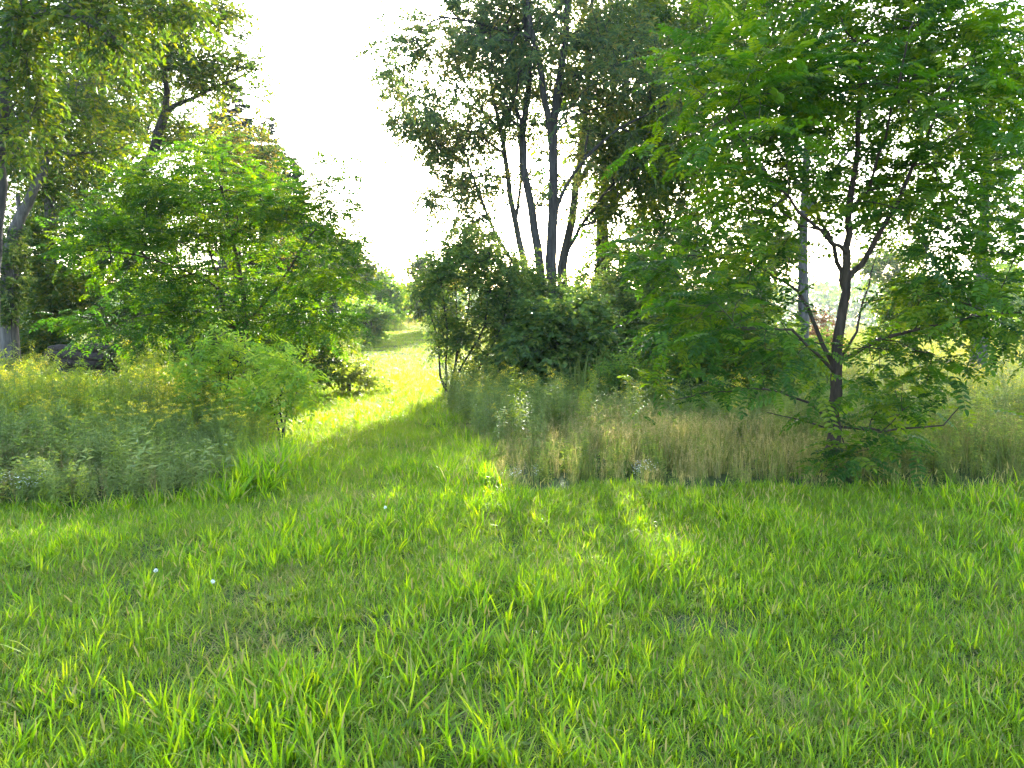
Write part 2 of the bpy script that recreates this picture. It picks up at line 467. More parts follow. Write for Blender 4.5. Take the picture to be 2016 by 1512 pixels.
    tv = np.stack([o + side, o - side, end - side * 0.4, end + side * 0.4], 1).reshape(-1, 3) - B
    mb.add(tv, np.arange(len(tv)).reshape(-1, 4))
    obj('branches', mb.mesh('branches', [M[bark]], True), root, kind='stuff')
    tl = np.linspace(0.12, 1.0, per)[None] + r.normal(0, 0.03, (len(o), per))
    pos = o[:, None] + dirn[:, None] * (ln[:, None] * tl)[:, :, None]
    pos[:, :, 2] -= (droop * ln ** 2 / twig_len)[:, None] * 0.4 * tl ** 2
    alt = np.where(np.arange(per) % 2 == 0, 1.0, -1.0)[None, :, None]
    sidev = norm(np.cross(dirn, np.array([0, 0, 1.0]) + r.normal(0, 0.15, dirn.shape)))
    ax = dirn[:, None] * 0.55 + sidev[:, None] * alt * 0.85 + r.normal(0, avar, pos.shape)
    ax[:, :, 2] -= droop
    nr = np.array([0, 0, 1.0]) + r.normal(0, nvar, pos.shape)
    pos = pos.reshape(-1, 3); ax = norm(ax.reshape(-1, 3)); nr = nr.reshape(-1, 3)
    N = len(pos)
    sc = leaf_len * r.uniform(0.7, 1.2, N)
    tr = np.repeat(r.uniform(0, 1, T), twigs * per)
    rv = np.clip(0.5 + (tr - 0.5) * rvar * 1.6 + r.normal(0, rvar * 0.6, N), 0, 1)
    mb = MB()
    tm = tmpls or [leaf]
    pick = r.integers(0, len(tm), N)
    for i, t_ in enumerate(tm):
        s = pick == i
        v, q = instantiate(t_, pos[s] - B, ax[s], nr[s], sc[s])
        mb.add(v, q, np.clip(np.repeat(rv[s], len(t_[0])) + np.tile(t_[2], s.sum()), 0, 1))
    obj(crown_name, mb.mesh(crown_name, [M[mat]]), root)
    return root, B

LOC_NEAR = [pinnate(6 + i % 3, 0.25 + 0.025 * i, 0.055 + 0.003 * i, 0.5, leaf6, 0.1 + 0.06 * i, i) for i in range(5)]
LOC_MID = [pinnate(6, 0.28, 0.06, 0.55, leaf4, 0.25, i + 10, rachis=False) for i in range(5)]

# young locust on the meadow's edge
build_tree('young_locust_tree', 'slender young locust tree with low feathery leaves rising from the dry meadow edge', 'tree',
    (1640, 8.05), [
    ('trunk', [(1643, 850, 8.05), (1646, 740, 8.05), (1655, 654, 8.05), (1664, 572, 8.05), (1668, 487, 8.0), (1672, 400, 8.0), (1690, 250, 7.9), (1692, 90, 7.8)], 0.068, 0.018),
    ('limb', [(1664, 575, 8.05), (1651, 535, 8.1), (1638, 487, 8.2), (1600, 400, 8.4), (1565, 290, 8.6), (1590, 180, 8.8)], 0.03, 0.009),
    ('limb', [(1664, 560, 8.05), (1690, 520, 8.0), (1735, 457, 7.9), (1765, 395, 7.8), (1815, 290, 7.6), (1870, 170, 7.4)], 0.036, 0.01),
    ('limb', [(1646, 730, 8.05), (1620, 680, 8.2), (1590, 609, 8.3), (1572, 575, 8.4), (1523, 543, 8.5), (1464, 513, 8.6), (1360, 502, 8.7)], 0.026, 0.006),
    ('limb', [(1645, 735, 8.05), (1575, 665, 7.7), (1538, 650, 7.5), (1450, 645, 7.3)], 0.02, 0.006),
    ('limb', [(1650, 715, 8.05), (1734, 668, 7.9), (1797, 650, 7.7), (1908, 628, 7.5), (2010, 615, 7.3)], 0.024, 0.006),
    ('limb', [(1652, 712, 8.05), (1685, 650, 8.4), (1697, 598, 8.7), (1720, 520, 9.1)], 0.018, 0.006),
    ('limb', [(1642, 835, 8.05), (1590, 790, 7.9), (1505, 767, 7.7), (1400, 772, 7.5), (1330, 787, 7.4)], 0.016, 0.004),
    ('limb', [(1641, 850, 8.05), (1575, 825, 8.3), (1510, 812, 8.5)], 0.012, 0.004),
    ('limb', [(1642, 840, 8.05), (1740, 845, 7.9), (1850, 835, 7.8), (1890, 800, 7.7)], 0.016, 0.004),
    ('limb', [(1672, 420, 8.0), (1720, 340, 7.6), (1760, 200, 7.2), (1790, 60, 6.9)], 0.018, 0.006),
    ('limb', [(1668, 500, 8.0), (1600, 440, 7.6), (1500, 330, 7.2), (1430, 230, 6.9)], 0.022, 0.006),
    ('limb', [(1670, 450, 8.0), (1800, 400, 8.3), (1930, 330, 8.5), (2060, 280, 8.6)], 0.022, 0.006),
    ], [
    (1690, 120, 330, 150, 8.0, 1.7), (1470, 190, 140, 150, 7.8, 1.3), (1900, 180, 180, 160, 7.8, 1.4), (1560, 330, 190, 120, 7.7, 1.4),
    (1820, 380, 200, 130, 8.0, 1.5), (1680, -90, 330, 130, 8.0, 1.6, 0.7), (1420, 510, 140, 60, 8.4, 0.8), (1300, 505, 110, 55, 8.6, 0.6, 0.8), (1420, 620, 130, 55, 7.8, 0.9, 1.3),
    (1560, 480, 110, 60, 8.0, 1.2, 0.7), (1940, 520, 110, 80, 7.7, 1.1), (1840, 590, 130, 50, 7.8, 0.9, 1.5), (1960, 640, 90, 50, 7.4, 0.7, 1.5), (1770, 690, 100, 35, 7.8, 0.7, 1.2),
    (1360, 760, 110, 30, 7.5, 0.5, 0.8), (1540, 700, 90, 40, 7.6, 0.6, 1.2), (1770, 745, 110, 38, 7.8, 0.7, 1.2), (1780, 815, 110, 50, 7.8, 0.8, 1.6), (1665, 885, 55, 32, 7.6, 0.3, 2.0), (1580, 800, 60, 35, 8.1, 0.5, 0.5)],
    520, None, 'bark_brown', seed=11, rtip=0.0036, seg=0.22, min_h=0.3, twigs=3, twig_len=0.36, per=3, leaf_len=1.0, mat='locust', sides=10,
    tmpls=LOC_NEAR, spread=0.75, up=0.1, flat=0.65, droop=0.08, rvar=0.42, nvar=0.28, avar=0.22)

# young locust beyond the weed bed
build_tree('bushy_locust_tree', 'bushy young locust tree with layered feathery sprays behind the weed bed', 'tree',
    (478, 13.0), [
    ('trunk', [(480, 700, 13.0), (482, 628, 13.0), (478, 560, 13.0), (450, 440, 13.0), (430, 350, 13.0)], 0.055, 0.015),
    ('limb', [(478, 660, 13.0), (444, 620, 13.0), (418, 517, 13.1), (408, 440, 13.2), (385, 350, 13.3)], 0.035, 0.01),
    ('limb', [(480, 650, 13.0), (495, 625, 13.0), (537, 575, 12.8), (600, 480, 12.6), (660, 400, 12.5)], 0.035, 0.008),
    ('limb', [(470, 600, 13.0), (380, 540, 12.7), (260, 500, 12.4), (140, 490, 12.2)], 0.026, 0.006),
    ('limb', [(482, 620, 13.0), (570, 620, 12.7), (660, 600, 12.5)], 0.022, 0.006),
    ('limb', [(475, 640, 13.0), (380, 610, 12.4), (260, 625, 12.0)], 0.022, 0.006),
    ], [
    (395, 322, 80, 20, 13.0, 0.9), (320, 358, 100, 20, 12.8, 1.0), (470, 360, 100, 22, 13.2, 1.0), (300, 392, 95, 22, 12.7, 0.9), (420, 395, 100, 26, 13.2, 1.2), (530, 400, 100, 28, 12.9, 1.1), (640, 350, 32, 24, 12.5, 0.5, 1.2),
    (680, 405, 40, 20, 12.5, 0.5, 1.3), (610, 440, 80, 24, 12.6, 0.9), (220, 455, 100, 18, 12.3, 0.7, 1.1), (170, 488, 75, 15, 12.2, 0.6, 1.3), (330, 470, 90, 24, 12.6, 0.9), (450, 470, 120, 28, 13.2, 1.3), (600, 500, 100, 24, 12.7, 1.0), (690, 480, 35, 16, 12.5, 0.5),
    (280, 535, 110, 22, 12.4, 0.8), (430, 545, 130, 28, 13.2, 1.3), (560, 560, 120, 26, 12.9, 1.1), (660, 560, 55, 20, 12.5, 0.6), (330, 600, 110, 22, 12.5, 0.8), (610, 625, 90, 20, 12.6, 0.8), (230, 638, 95, 18, 12.1, 0.6), (450, 620, 110, 26, 12.8, 1.0)],
    600, None, 'bark_brown', seed=12, rtip=0.004, seg=0.3, twigs=3, twig_len=0.4, per=3, leaf_len=1.05, mat='locust', tmpls=LOC_MID, spread=0.7, up=0.1, flat=0.7, droop=0.08, rvar=0.45, nvar=0.28, avar=0.22)

L4 = leaf4(0.5); L4N = leaf4(0.34, 0.06, 0.2); L4W = leaf4(0.75, 0.1, 0.15)
# twin-trunked tall tree in the middle
build_tree('twin_trunk_tree', 'tall tree with two dark trunks splitting near its base, above the dark bush', 'tree',
    (1080, 20.0), [
    ('trunk', [(1085, 620, 20), (1085, 514, 20), (1087, 451, 20), (1089, 347, 20), (1089, 260, 20), (1099, 174, 20), (1111, 87, 20), (1117, 0, 20), (1128, -120, 20), (1135, -260, 20)], 0.155, 0.045),
    ('trunk', [(1066, 600, 20), (1064, 521, 20.2), (1047, 417, 20.4), (1033, 330, 20.5), (1030, 260, 20.6), (1042, 156, 20.6), (1037, 52, 20.6), (1033, 0, 20.6), (1020, -140, 20.8)], 0.125, 0.045),
    ('limb', [(1088, 270, 20), (1082, 243, 19.9), (1071, 191, 19.8), (1058, 104, 19.6), (1044, 52, 19.5), (1036, -60, 19.4)], 0.1, 0.05),
    ('limb', [(1089, 440, 20), (1099, 400, 19.9), (1151, 312, 19.6), (1221, 253, 19.3), (1332, 198, 19)], 0.06, 0.02),
    ('limb', [(1037, 70, 20.6), (1000, 62, 20.2), (943, 45, 19.6), (873, 35, 19), (832, 55, 18.6)], 0.05, 0.015),
    ('limb', [(1092, 260, 20), (1110, 180, 20.4), (1150, 145, 20.8), (1220, 140, 21)], 0.05, 0.015),
    ('limb', [(1030, 250, 20.6), (990, 160, 21), (920, 120, 21.4), (850, 110, 21.6)], 0.05, 0.015),
    ], [
    (930, 60, 170, 90, 20, 2.2), (820, 110, 70, 60, 19.5, 1.2), (1060, 80, 150, 110, 20.5, 2.6), (1220, 130, 150, 110, 20, 2.4), (1050, -130, 300, 130, 20.5, 3.2, 0.8), (850, 200, 90, 60, 19.8, 1.5), (1180, 270, 120, 90, 20, 2, 0.7),
    (1330, 190, 60, 60, 19, 1.2), (1110, 380, 70, 50, 20.5, 1.2, 0.35), (1000, 180, 90, 80, 20.5, 1.6, 0.8)],
    420, L4N, 'bark_dark', seed=21, rtip=0.011, seg=0.6, min_h=3.5, twigs=7, twig_len=0.65, per=10, leaf_len=0.165, mat='willow', sides=10, droop=0.35, rvar=0.4)

build_tree('slender_leaning_tree', 'slender grey tree leaning towards the path with airy drooping sprays', 'tree',
    (1040, 22.0), [
    ('trunk', [(1045, 600, 22), (1033, 521, 22), (1009, 417, 22), (995, 312, 22), (978, 226, 22), (965, 140, 22), (950, 40, 22)], 0.11, 0.03),
    ('limb', [(1040, 560, 22), (988, 482, 21.7), (943, 382, 21.3), (908, 278, 21), (880, 200, 20.8)], 0.055, 0.015),
    ('limb', [(1015, 440, 22), (1025, 330, 22.5), (1018, 230, 23), (1005, 150, 23.4)], 0.05, 0.015),
    ('limb', [(985, 260, 22), (930, 190, 22.3), (895, 100, 22.6), (880, 20, 22.8)], 0.045, 0.012),
    ('limb', [(990, 300, 22), (930, 260, 21.6), (850, 250, 21.2), (780, 235, 21)], 0.04, 0.012),
    ('limb', [(1000, 350, 22), (950, 345, 21.6), (880, 370, 21.2), (835, 400, 21)], 0.035, 0.01),
    ], [
    (900, 270, 100, 60, 21.5, 1.6), (800, 240, 60, 40, 21, 1.0), (930, 360, 90, 70, 21.5, 1.6), (850, 400, 50, 40, 21, 1.0, 0.7), (930, 440, 70, 50, 21.4, 1.1, 0.6), (1000, 220, 80, 90, 22.5, 1.6), (770, 150, 40, 50, 21.4, 0.9), (960, 60, 120, 90, 22.5, 2), (940, 510, 60, 60, 20.8, 0.9, 0.6)],
    340, L4N, 'bark_grey', seed=22, rtip=0.010, seg=0.5, min_h=2.5, twigs=7, twig_len=0.6, per=9, leaf_len=0.155, mat='willow', sides=8, droop=0.5, rvar=0.5)

build_tree('rear_grove_tree', 'dark forked tree with limbs spreading outward behind the twin trunks', 'tree',
    (1125, 23.5), [
    ('trunk', [(1108, 560, 23.5), (1110, 505, 23.5), (1127, 434, 23.5), (1134, 365, 23.6), (1150, 250, 23.8), (1160, 100, 24), (1170, -60, 24)], 0.16, 0.05),
    ('limb', [(1112, 500, 23.5), (1160, 420, 23), (1210, 360, 22.6), (1270, 320, 22.3)], 0.06, 0.02),
    ('limb', [(1134, 370, 23.6), (1190, 260, 24), (1214, 104, 24.4), (1225, -40, 24.6)], 0.08, 0.03),
    ], [
    (1170, 180, 130, 120, 24, 2.2), (1250, 330, 120, 90, 23, 2.0), (1300, 250, 90, 110, 23, 1.8), (1180, 20, 150, 110, 24, 2.4), (1120, 330, 80, 90, 24.4, 1.4, 0.6), (1340, 60, 110, 110, 23.5, 2.0), (1200, 430, 70, 45, 23, 1.2, 0.9), (1240, 250, 90, 80, 23.5, 1.6, 1.2)],
    420, L4, 'bark_dark', seed=23, rtip=0.011, seg=0.6, min_h=3, twigs=7, twig_len=0.7, per=9, leaf_len=0.165, mat='maple', sides=8, droop=0.3, rvar=0.45)

build_tree('dense_shade_tree', 'dense dark-leaved tree with a thick grey trunk between the grove and the young locust', 'tree',
    (1186, 26.0), [
    ('trunk', [(1186, 560, 26), (1186, 460, 26), (1186, 400, 26), (1200, 300, 26), (1230, 180, 26), (1250, 40, 26)], 0.25, 0.06),
    ('limb', [(1188, 420, 26), (1250, 360, 25.5), (1340, 320, 25), (1420, 300, 24.6)], 0.1, 0.03),
    ('limb', [(1200, 320, 26), (1290, 230, 26.4), (1390, 130, 26.8), (1450, 20, 27)], 0.1, 0.03),
    ], [
    (1300, 360, 130, 80, 25, 2.0, 1.4), (1370, 270, 110, 100, 25.5, 2.2, 1.2), (1350, 430, 110, 50, 25, 1.6, 1.0), (1400, 100, 140, 130, 26.5, 2.4), (1280, 60, 120, 110, 26, 2.4, 0.8), (1220, 260, 80, 80, 26, 1.6, 0.8), (1470, 400, 90, 70, 25.5, 1.6, 0.8), (1270, 490, 110, 60, 25.5, 1.4, 1.1), (1400, 520, 110, 60, 25, 1.4, 0.8), (1190, 540, 70, 50, 26, 1.2, 0.7)],
    520, L4, 'bark_grey', seed=24, rtip=0.012, seg=0.7, min_h=3, twigs=7, twig_len=0.7, per=10, leaf_len=0.18, mat='maple', sides=8, droop=0.25, rvar=0.35)

build_tree('grey_pole_tree', 'straight grey-trunked tree showing through the young locust', 'tree',
    (1580, 17.0), [
    ('trunk', [(1580, 620, 17), (1580, 540, 17), (1582, 440, 17), (1590, 300, 17), (1600, 150, 17), (1605, 0, 17)], 0.12, 0.05),
    ('limb', [(1582, 430, 17), (1640, 340, 17.4), (1700, 250, 17.8), (1730, 120, 18)], 0.05, 0.015),
    ('limb', [(1585, 380, 17), (1530, 300, 16.6), (1480, 200, 16.3)], 0.05, 0.015),
    ], [(1600, 200, 170, 150, 17, 2.2), (1500, 60, 150, 120, 17, 2.0), (1740, 130, 140, 140, 17.6, 2), (1640, -60, 200, 110, 17, 2.2, 0.8), (1690, 380, 120, 80, 17.5, 1.6, 0.7)],
    330, L4, 'bark_grey', seed=25, rtip=0.01, seg=0.6, min_h=3, twigs=6, twig_len=0.65, per=10, leaf_len=0.12, mat='maple', rvar=0.45)

build_tree('field_edge_tree', 'leafy tree standing at the far side of the young locust by the goldenrod field', 'tree',
    (1930, 21.0), [
    ('trunk', [(1930, 600, 21), (1935, 480, 21), (1940, 360, 21), (1950, 200, 21), (1960, 60, 21)], 0.17, 0.05),
    ('limb', [(1935, 470, 21), (1870, 380, 20.6), (1810, 300, 20.3)], 0.06, 0.02),
    ('limb', [(1938, 420, 21), (2010, 330, 21.4), (2080, 260, 21.6)], 0.06, 0.02),
    ], [(1900, 300, 150, 130, 21, 2.4), (2040, 330, 130, 120, 21.4, 2.2), (1960, 130, 170, 140, 21, 2.4), (1940, 450, 150, 60, 21, 1.8, 0.8), (2120, 180, 120, 200, 22, 2.2)],
    330, L4, 'bark_grey', seed=26, rtip=0.011, seg=0.6, min_h=3, twigs=7, twig_len=0.7, per=10, leaf_len=0.14, mat='maple', rvar=0.4)

# left-hand trees
build_tree('vine_clad_tree', 'grey-trunked tree with a broken stub fork, vine leaves on its trunk beside the log pile', 'tree',
    (22, 14.0), [
    ('trunk', [(20, 700, 14), (18, 600, 14), (22, 500, 14), (32, 451, 14), (40, 425, 14), (72, 370, 14), (95, 310, 14.2), (110, 230, 14.4)], 0.17, 0.04),
    ('limb', [(40, 428, 14), (37, 405, 14), (35, 382, 14)], 0.05, 0.035),
    ('limb', [(20, 560, 14), (0, 470, 14.2), (-20, 400, 14.4), (-30, 280, 14.6)], 0.11, 0.05),
    ], [(110, 250, 80, 70, 14.3, 1.2), (-40, 250, 70, 110, 14.6, 1.2), (160, 180, 80, 60, 14.6, 1.2, 0.7), (40, 330, 60, 50, 14.4, 0.9, 0.9), (200, 290, 70, 50, 14.6, 1.0, 0.6)],
    170, L4, 'bark_grey', seed=31, rtip=0.008, seg=0.4, min_h=2.2, twigs=6, twig_len=0.5, per=9, leaf_len=0.11, mat='maple', rvar=0.5)

build_tree('overhanging_tree', 'dark-trunked tree with drooping dark foliage hanging over the clearing edge', 'tree',
    (-30, 11.0), [
    ('trunk', [(-25, 700, 11), (-15, 500, 11), (-6, 330, 11), (0, 270, 11), (5, 170, 11), (12, 90, 11), (22, -20, 11), (30, -160, 11)], 0.14, 0.06),
    ('limb', [(12, 80, 11), (70, 30, 10.8), (132, 28, 10.6), (190, 55, 10.4), (243, 94, 10.2)], 0.035, 0.01),
    ('limb', [(5, 170, 11), (45, 100, 11.4), (110, 40, 11.8), (190, -20, 12)], 0.04, 0.012),
    ], [(50, 70, 70, 80, 11, 1.2), (40, 200, 60, 60, 11, 1.0), (30, 290, 40, 40, 11, 0.7, 0.8), (160, 20, 110, 50, 11, 1.2), (220, 80, 60, 40, 10.6, 0.8, 0.6), (40, -100, 200, 80, 11.5, 1.8, 0.7), (320, 15, 90, 40, 11.5, 1.0)],
    260, L4, 'bark_dark', seed=32, rtip=0.007, seg=0.4, min_h=2.6, twigs=6, twig_len=0.5, per=9, leaf_len=0.11, mat='maple', rvar=0.4, droop=0.4)

build_tree('forked_limb_tree', 'tree with a crooked dark trunk forking into two limbs above the bushy locust', 'tree',
    (255, 20.0), [
    ('trunk', [(256, 560, 20), (257, 400, 20), (264, 347, 20), (300, 308, 20), (312, 260, 20), (326, 222, 20)], 0.16, 0.11),
    ('limb', [(326, 224, 20), (328, 180, 20), (326, 139, 20), (340, 97, 20), (352, 30, 20)], 0.09, 0.03),
    ('limb', [(326, 222, 20), (347, 205, 20), (400, 184, 19.9), (440, 165, 19.8), (469, 153, 19.7)], 0.07, 0.02),
    ('limb', [(264, 347, 20), (240, 320, 20.4), (235, 260, 20.8), (245, 180, 21)], 0.06, 0.02),
    ('limb', [(268, 345, 20), (330, 285, 20.6), (380, 270, 21)], 0.05, 0.02),
    ], [(350, 80, 90, 70, 20, 1.6), (400, 150, 70, 50, 20, 1.2), (470, 130, 45, 45, 19.7, 0.9), (490, 190, 45, 28, 19.6, 0.7, 0.8), (280, 140, 70, 70, 20.6, 1.4, 0.6), (320, 20, 110, 40, 20, 1.6), (430, 40, 50, 50, 20, 1.0), (250, 250, 80, 50, 20.6, 1.4, 0.6), (360, 270, 70, 40, 20.6, 1.2, 0.7), (300, -90, 150, 70, 20, 2, 0.8)],
    340, L4, 'bark_dark', seed=33, rtip=0.009, seg=0.5, min_h=3.5, twigs=6, twig_len=0.6, per=10, leaf_len=0.13, mat='gold_mix' if 'gold_mix' in M else 'maple', rvar=0.6)

build_tree('ivy_trunk_tree', 'tall pale-leaved tree with leafy climbers up its trunk beyond the log pile', 'tree',
    (100, 18.0), [
    ('trunk', [(100, 560, 18), (97, 400, 18), (87, 312, 18), (73, 236, 18), (85, 180, 18), (100, 80, 18)], 0.13, 0.05),
    ('limb', [(90, 330, 18), (110, 240, 17.8), (150, 195, 17.6), (190, 165, 17.5), (243, 153, 17.4)], 0.05, 0.015),
    ('limb', [(75, 240, 18), (50, 170, 18.4), (40, 100, 18.6)], 0.05, 0.015),
    ], [(180, 130, 100, 60, 17.6, 1.4), (100, 330, 45, 80, 18, 0.5, 1.3), (190, 240, 90, 50, 17.6, 1.2), (120, 50, 120, 70, 18, 1.6, 0.8), (230, 60, 80, 60, 18, 1.2, 0.7), (150, 330, 80, 60, 17.8, 1.0)],
    240, L4, 'bark_grey', seed=34, rtip=0.008, seg=0.5, min_h=2.5, twigs=6, twig_len=0.55, per=9, leaf_len=0.12, mat='maple', rvar=0.6)

build_tree('yellowing_tree', 'rounded tree turning yellow at its top in front of the spruces', 'tree',
    (440, 27.0), [
    ('trunk', [(440, 600, 27), (442, 450, 27), (445, 330, 27)], 0.2, 0.06),
    ('limb', [(442, 440, 27), (490, 370, 27), (520, 310, 27)], 0.08, 0.03), ('limb', [(443, 420, 27), (400, 340, 27), (390, 290, 27)], 0.08, 0.03),
    ], [(470, 300, 75, 60, 27, 1.8), (510, 360, 55, 70, 27, 1.4), (410, 290, 60, 50, 27, 1.4), (440, 400, 110, 80, 27, 1.8), (540, 440, 50, 80, 27, 1.2, 0.8)],
    230, L4, 'bark_dark', seed=35, rtip=0.012, seg=0.7, min_h=2.5, twigs=6, twig_len=0.65, per=9, leaf_len=0.15, mat='gold_leaf', rvar=0.7)

build_tree('backing_tree', 'full dark green tree backing the crooked forked trunk', 'tree', (190, 29.0), [
    ('trunk', [(190, 560, 29), (192, 420, 29), (200, 250, 29), (205, 120, 29)], 0.22, 0.06),
    ('limb', [(192, 420, 29), (130, 330, 29), (90, 250, 29)], 0.09, 0.03), ('limb', [(195, 380, 29), (270, 300, 29), (310, 200, 29)], 0.09, 0.03)],
    [(200, 180, 110, 100, 29, 2.0), (100, 260, 90, 80, 29, 1.8), (300, 240, 80, 90, 29, 1.8), (190, 360, 140, 70, 29, 2.0), (90, 420, 90, 60, 29, 1.6), (300, 400, 90, 70, 29, 1.6), (40, 330, 50, 60, 29, 1.2, 0.8)],
    330, L4, 'bark_dark', seed=36, rtip=0.013, seg=0.8, min_h=2.5, twigs=6, twig_len=0.7, per=9, leaf_len=0.19, mat='shrub', rvar=0.5)

# ------------------------------------------------------------------ spruces
def spruce(label, px, py_top, d, w, seed):
    r = np.random.default_rng(seed)
    top = pw(px, py_top, d); B = np.array([top[0], d, float(gh(top[0], d))]); H = top[2] - B[2]
    root = obj('spruce_tree', None, loc=B, label=label, cat='tree', group='spruces behind the yellowing tree')
    mb = MB(); v, q = tube([[0, 0, -0.1], [0, 0, H * 0.5], [0.02, 0, H]], [H * 0.016, H * 0.009, 0.01], 7); mb.add(v, q)
    obj('trunk', mb.mesh('trunk', [M['bark_dark']], True), root)
    mbb, mbn = MB(), MB()
    z = 0.12 * H
    while z < H * 0.985:
        f = 1 - z / H
        nb = 8 if f > 0.1 else 5
        for k in range(nb):
            a = r.uniform(0, 2 * np.pi); L = w * (f ** 0.8) * r.uniform(0.75, 1.15) + 0.12
            t = np.linspace(0, 1, 6)
            rr = L * t; zz = z + L * (-0.28 * t + 0.30 * t * t) + (0.35 * L if f < 0.12 else 0) * t
            pts = np.stack([rr * math.cos(a), rr * math.sin(a), zz], -1)
            v, q = tube(pts, 0.012 + 0.02 * f * (1 - t), 3); mbb.add(v, q)
            nn = int(18 + 40 * L)
            tt = r.uniform(0.12, 1, nn)
            p = np.stack([np.interp(tt, t, pts[:, i]) for i in range(3)], -1)
            dv = np.array([math.cos(a), math.sin(a), 0]); sv = np.array([-math.sin(a), math.cos(a), 0])
            ax = dv * 0.6 + sv * r.choice([-1, 1], nn)[:, None] * r.uniform(0.3, 1, nn)[:, None] + np.array([0, 0, -0.55]) * r.uniform(0.2, 1, nn)[:, None]
            v, q = instantiate(leaf4(0.28, 0.03, 0.1), p, ax, r.normal(0, 0.4, (nn, 3)) + [0, 0, 1], r.uniform(0.22, 0.45, nn) * (0.5 + 0.5 * min(1, L)))
            mbn.add(v, q, np.repeat(r.uniform(0, 1, nn), 4))
        z += 0.035 * H * r.uniform(0.7, 1.2) * (0.5 + 0.8 * f)
    obj('branches', mbb.mesh('branches', [M['bark_dark']]), root, kind='stuff')
    obj('crown', mbn.mesh('crown', [M['needle']]), root)
spruce('tallest dark spruce with drooping tiers, its tip above the yellowing tree', 455, 158, 34, 3.2, 41)
spruce('narrow pointed spruce rising at the yellowing tree\'s shoulder', 528, 226, 36, 2.6, 42)
spruce('short blue-green spruce lowest of the conifers beside the yellowing tree', 570, 305, 33, 2.0, 43)

# ------------------------------------------------------------------ far trees on and beyond the hill
def far_tree(label, px, py_top, py_bot, d, half_w, seed, mat, lobes=6, n=90, ll=0.3, name='hillside_tree'):
    r = np.random.default_rng(seed)
    ells = []
    for i in range(lobes):
        f = (i + 0.5) / lobes
        wv = half_w * math.sin(math.pi * (0.16 + 0.78 * f)) ** 0.7
        ells.append((px + r.normal(0, 0.3) * half_w, py_top + (py_bot - py_top) * (0.08 + 0.84 * f), wv * 0.8, (py_bot - py_top) / lobes * 0.85, d + r.normal(0, 0.5), half_w / F * d * 0.8))
    return build_tree(name, label, 'tree', (px, d), [('trunk', [(px, py_bot, d), (px + 2, (py_top + py_bot) / 2, d), (px, py_top + 10, d)], 0.006 * d / 3, 0.03)],
        ells, n, L4W, 'bark_grey', group='trees on the far hillside', seed=seed, rtip=0.012, seg=1.0, min_h=0.8, twigs=6, twig_len=0.016 * d, per=7, leaf_len=ll, mat=mat, sides=6, rvar=0.5)
far_tree('tall hazy tree on the hill beside the bushy locust', 690, 470, 672, 50, 62, 51, 'maple', n=230, ll=0.3)
far_tree('low rounded hazy tree next to the tall hillside tree', 758, 535, 664, 60, 48, 52, 'bright', n=170, ll=0.34)
far_tree('small pale tree at the head of the mown path', 805, 560, 658, 75, 36, 53, 'bright', n=130, ll=0.38)
far_tree('dark round tree behind the many-stemmed shrub at the path', 855, 505, 660, 48, 55, 54, 'maple', n=190, ll=0.28)
far_tree('broad hazy tree behind the bushy locust crown', 610, 430, 675, 45, 60, 55, 'maple', n=190, ll=0.28)
far_tree('rounded light green tree low on the hill between its taller neighbours', 720, 590, 690, 38, 42, 56, 'bright', n=110, ll=0.2)

far_tree('rounded green tree across the field, seen beside the young locust trunk', 1500, 430, 650, 40, 70, 57, 'maple', n=150, ll=0.24)
far_tree('wide hazy tree far across the goldenrod field', 1780, 470, 650, 55, 75, 58, 'maple', n=150, ll=0.3)
far_tree('low hazy tree at the far side of the goldenrod field', 1990, 500, 650, 60, 60, 59, 'bright', n=110, ll=0.32)

# ------------------------------------------------------------------ shrubs and saplings
LS = leaf4(0.55, 0.1, 0.15)
def shrub(name, label, base, stems, ells, n, mat='shrub', seed=1, leaf=LS, ll=0.09, twigs=6, per=9, tl=0.4, bark='bark_dark', group=None, cat='shrub', r0=0.025, rvar=0.45, tm=None, droop=0.25, spread=0.9, flat=0.0):
    st = [('trunk', s, r0, r0 * 0.3) for s in stems]
    return build_tree(name, label, cat, base, st, ells, n, leaf, bark, group=group, seed=seed, rtip=0.005, seg=0.35, min_h=0.3, twigs=twigs, twig_len=tl, per=per,
                      leaf_len=ll, mat=mat, sides=6, rvar=rvar, tmpls=tm, droop=droop, spread=spread, flat=flat)

shrub('many_stemmed_shrub', 'open many-stemmed shrub with bare dark stems beside the mown path', (885, 17),
    [[(868, 740, 17), (858, 660, 17), (838, 600, 16.8), (800, 560, 16.6)], [(878, 740, 17), (880, 640, 17), (868, 560, 17), (850, 520, 17)], [(890, 740, 17), (920, 620, 17.2), (925, 520, 17.4), (930, 460, 17.5)],
     [(900, 740, 17), (955, 640, 17), (960, 560, 17), (965, 480, 17)], [(930, 745, 17), (985, 650, 17), (1000, 560, 17.2), (1010, 500, 17.2)], [(895, 740, 17), (900, 620, 17.4), (890, 520, 17.6)]],
    [(850, 560, 45, 45, 16.8, 0.7, 1.0), (900, 530, 60, 50, 17.2, 0.9), (960, 540, 60, 70, 17.2, 0.9, 1.1), (1000, 600, 50, 70, 17.2, 0.8), (930, 640, 70, 50, 17, 0.8, 0.8), (880, 660, 45, 40, 17, 0.7, 0.6), (960, 720, 60, 40, 16.8, 0.7, 0.7), (930, 470, 40, 40, 17.5, 0.7, 0.6)],
    300, 'thicket', 61, ll=0.1, r0=0.026)
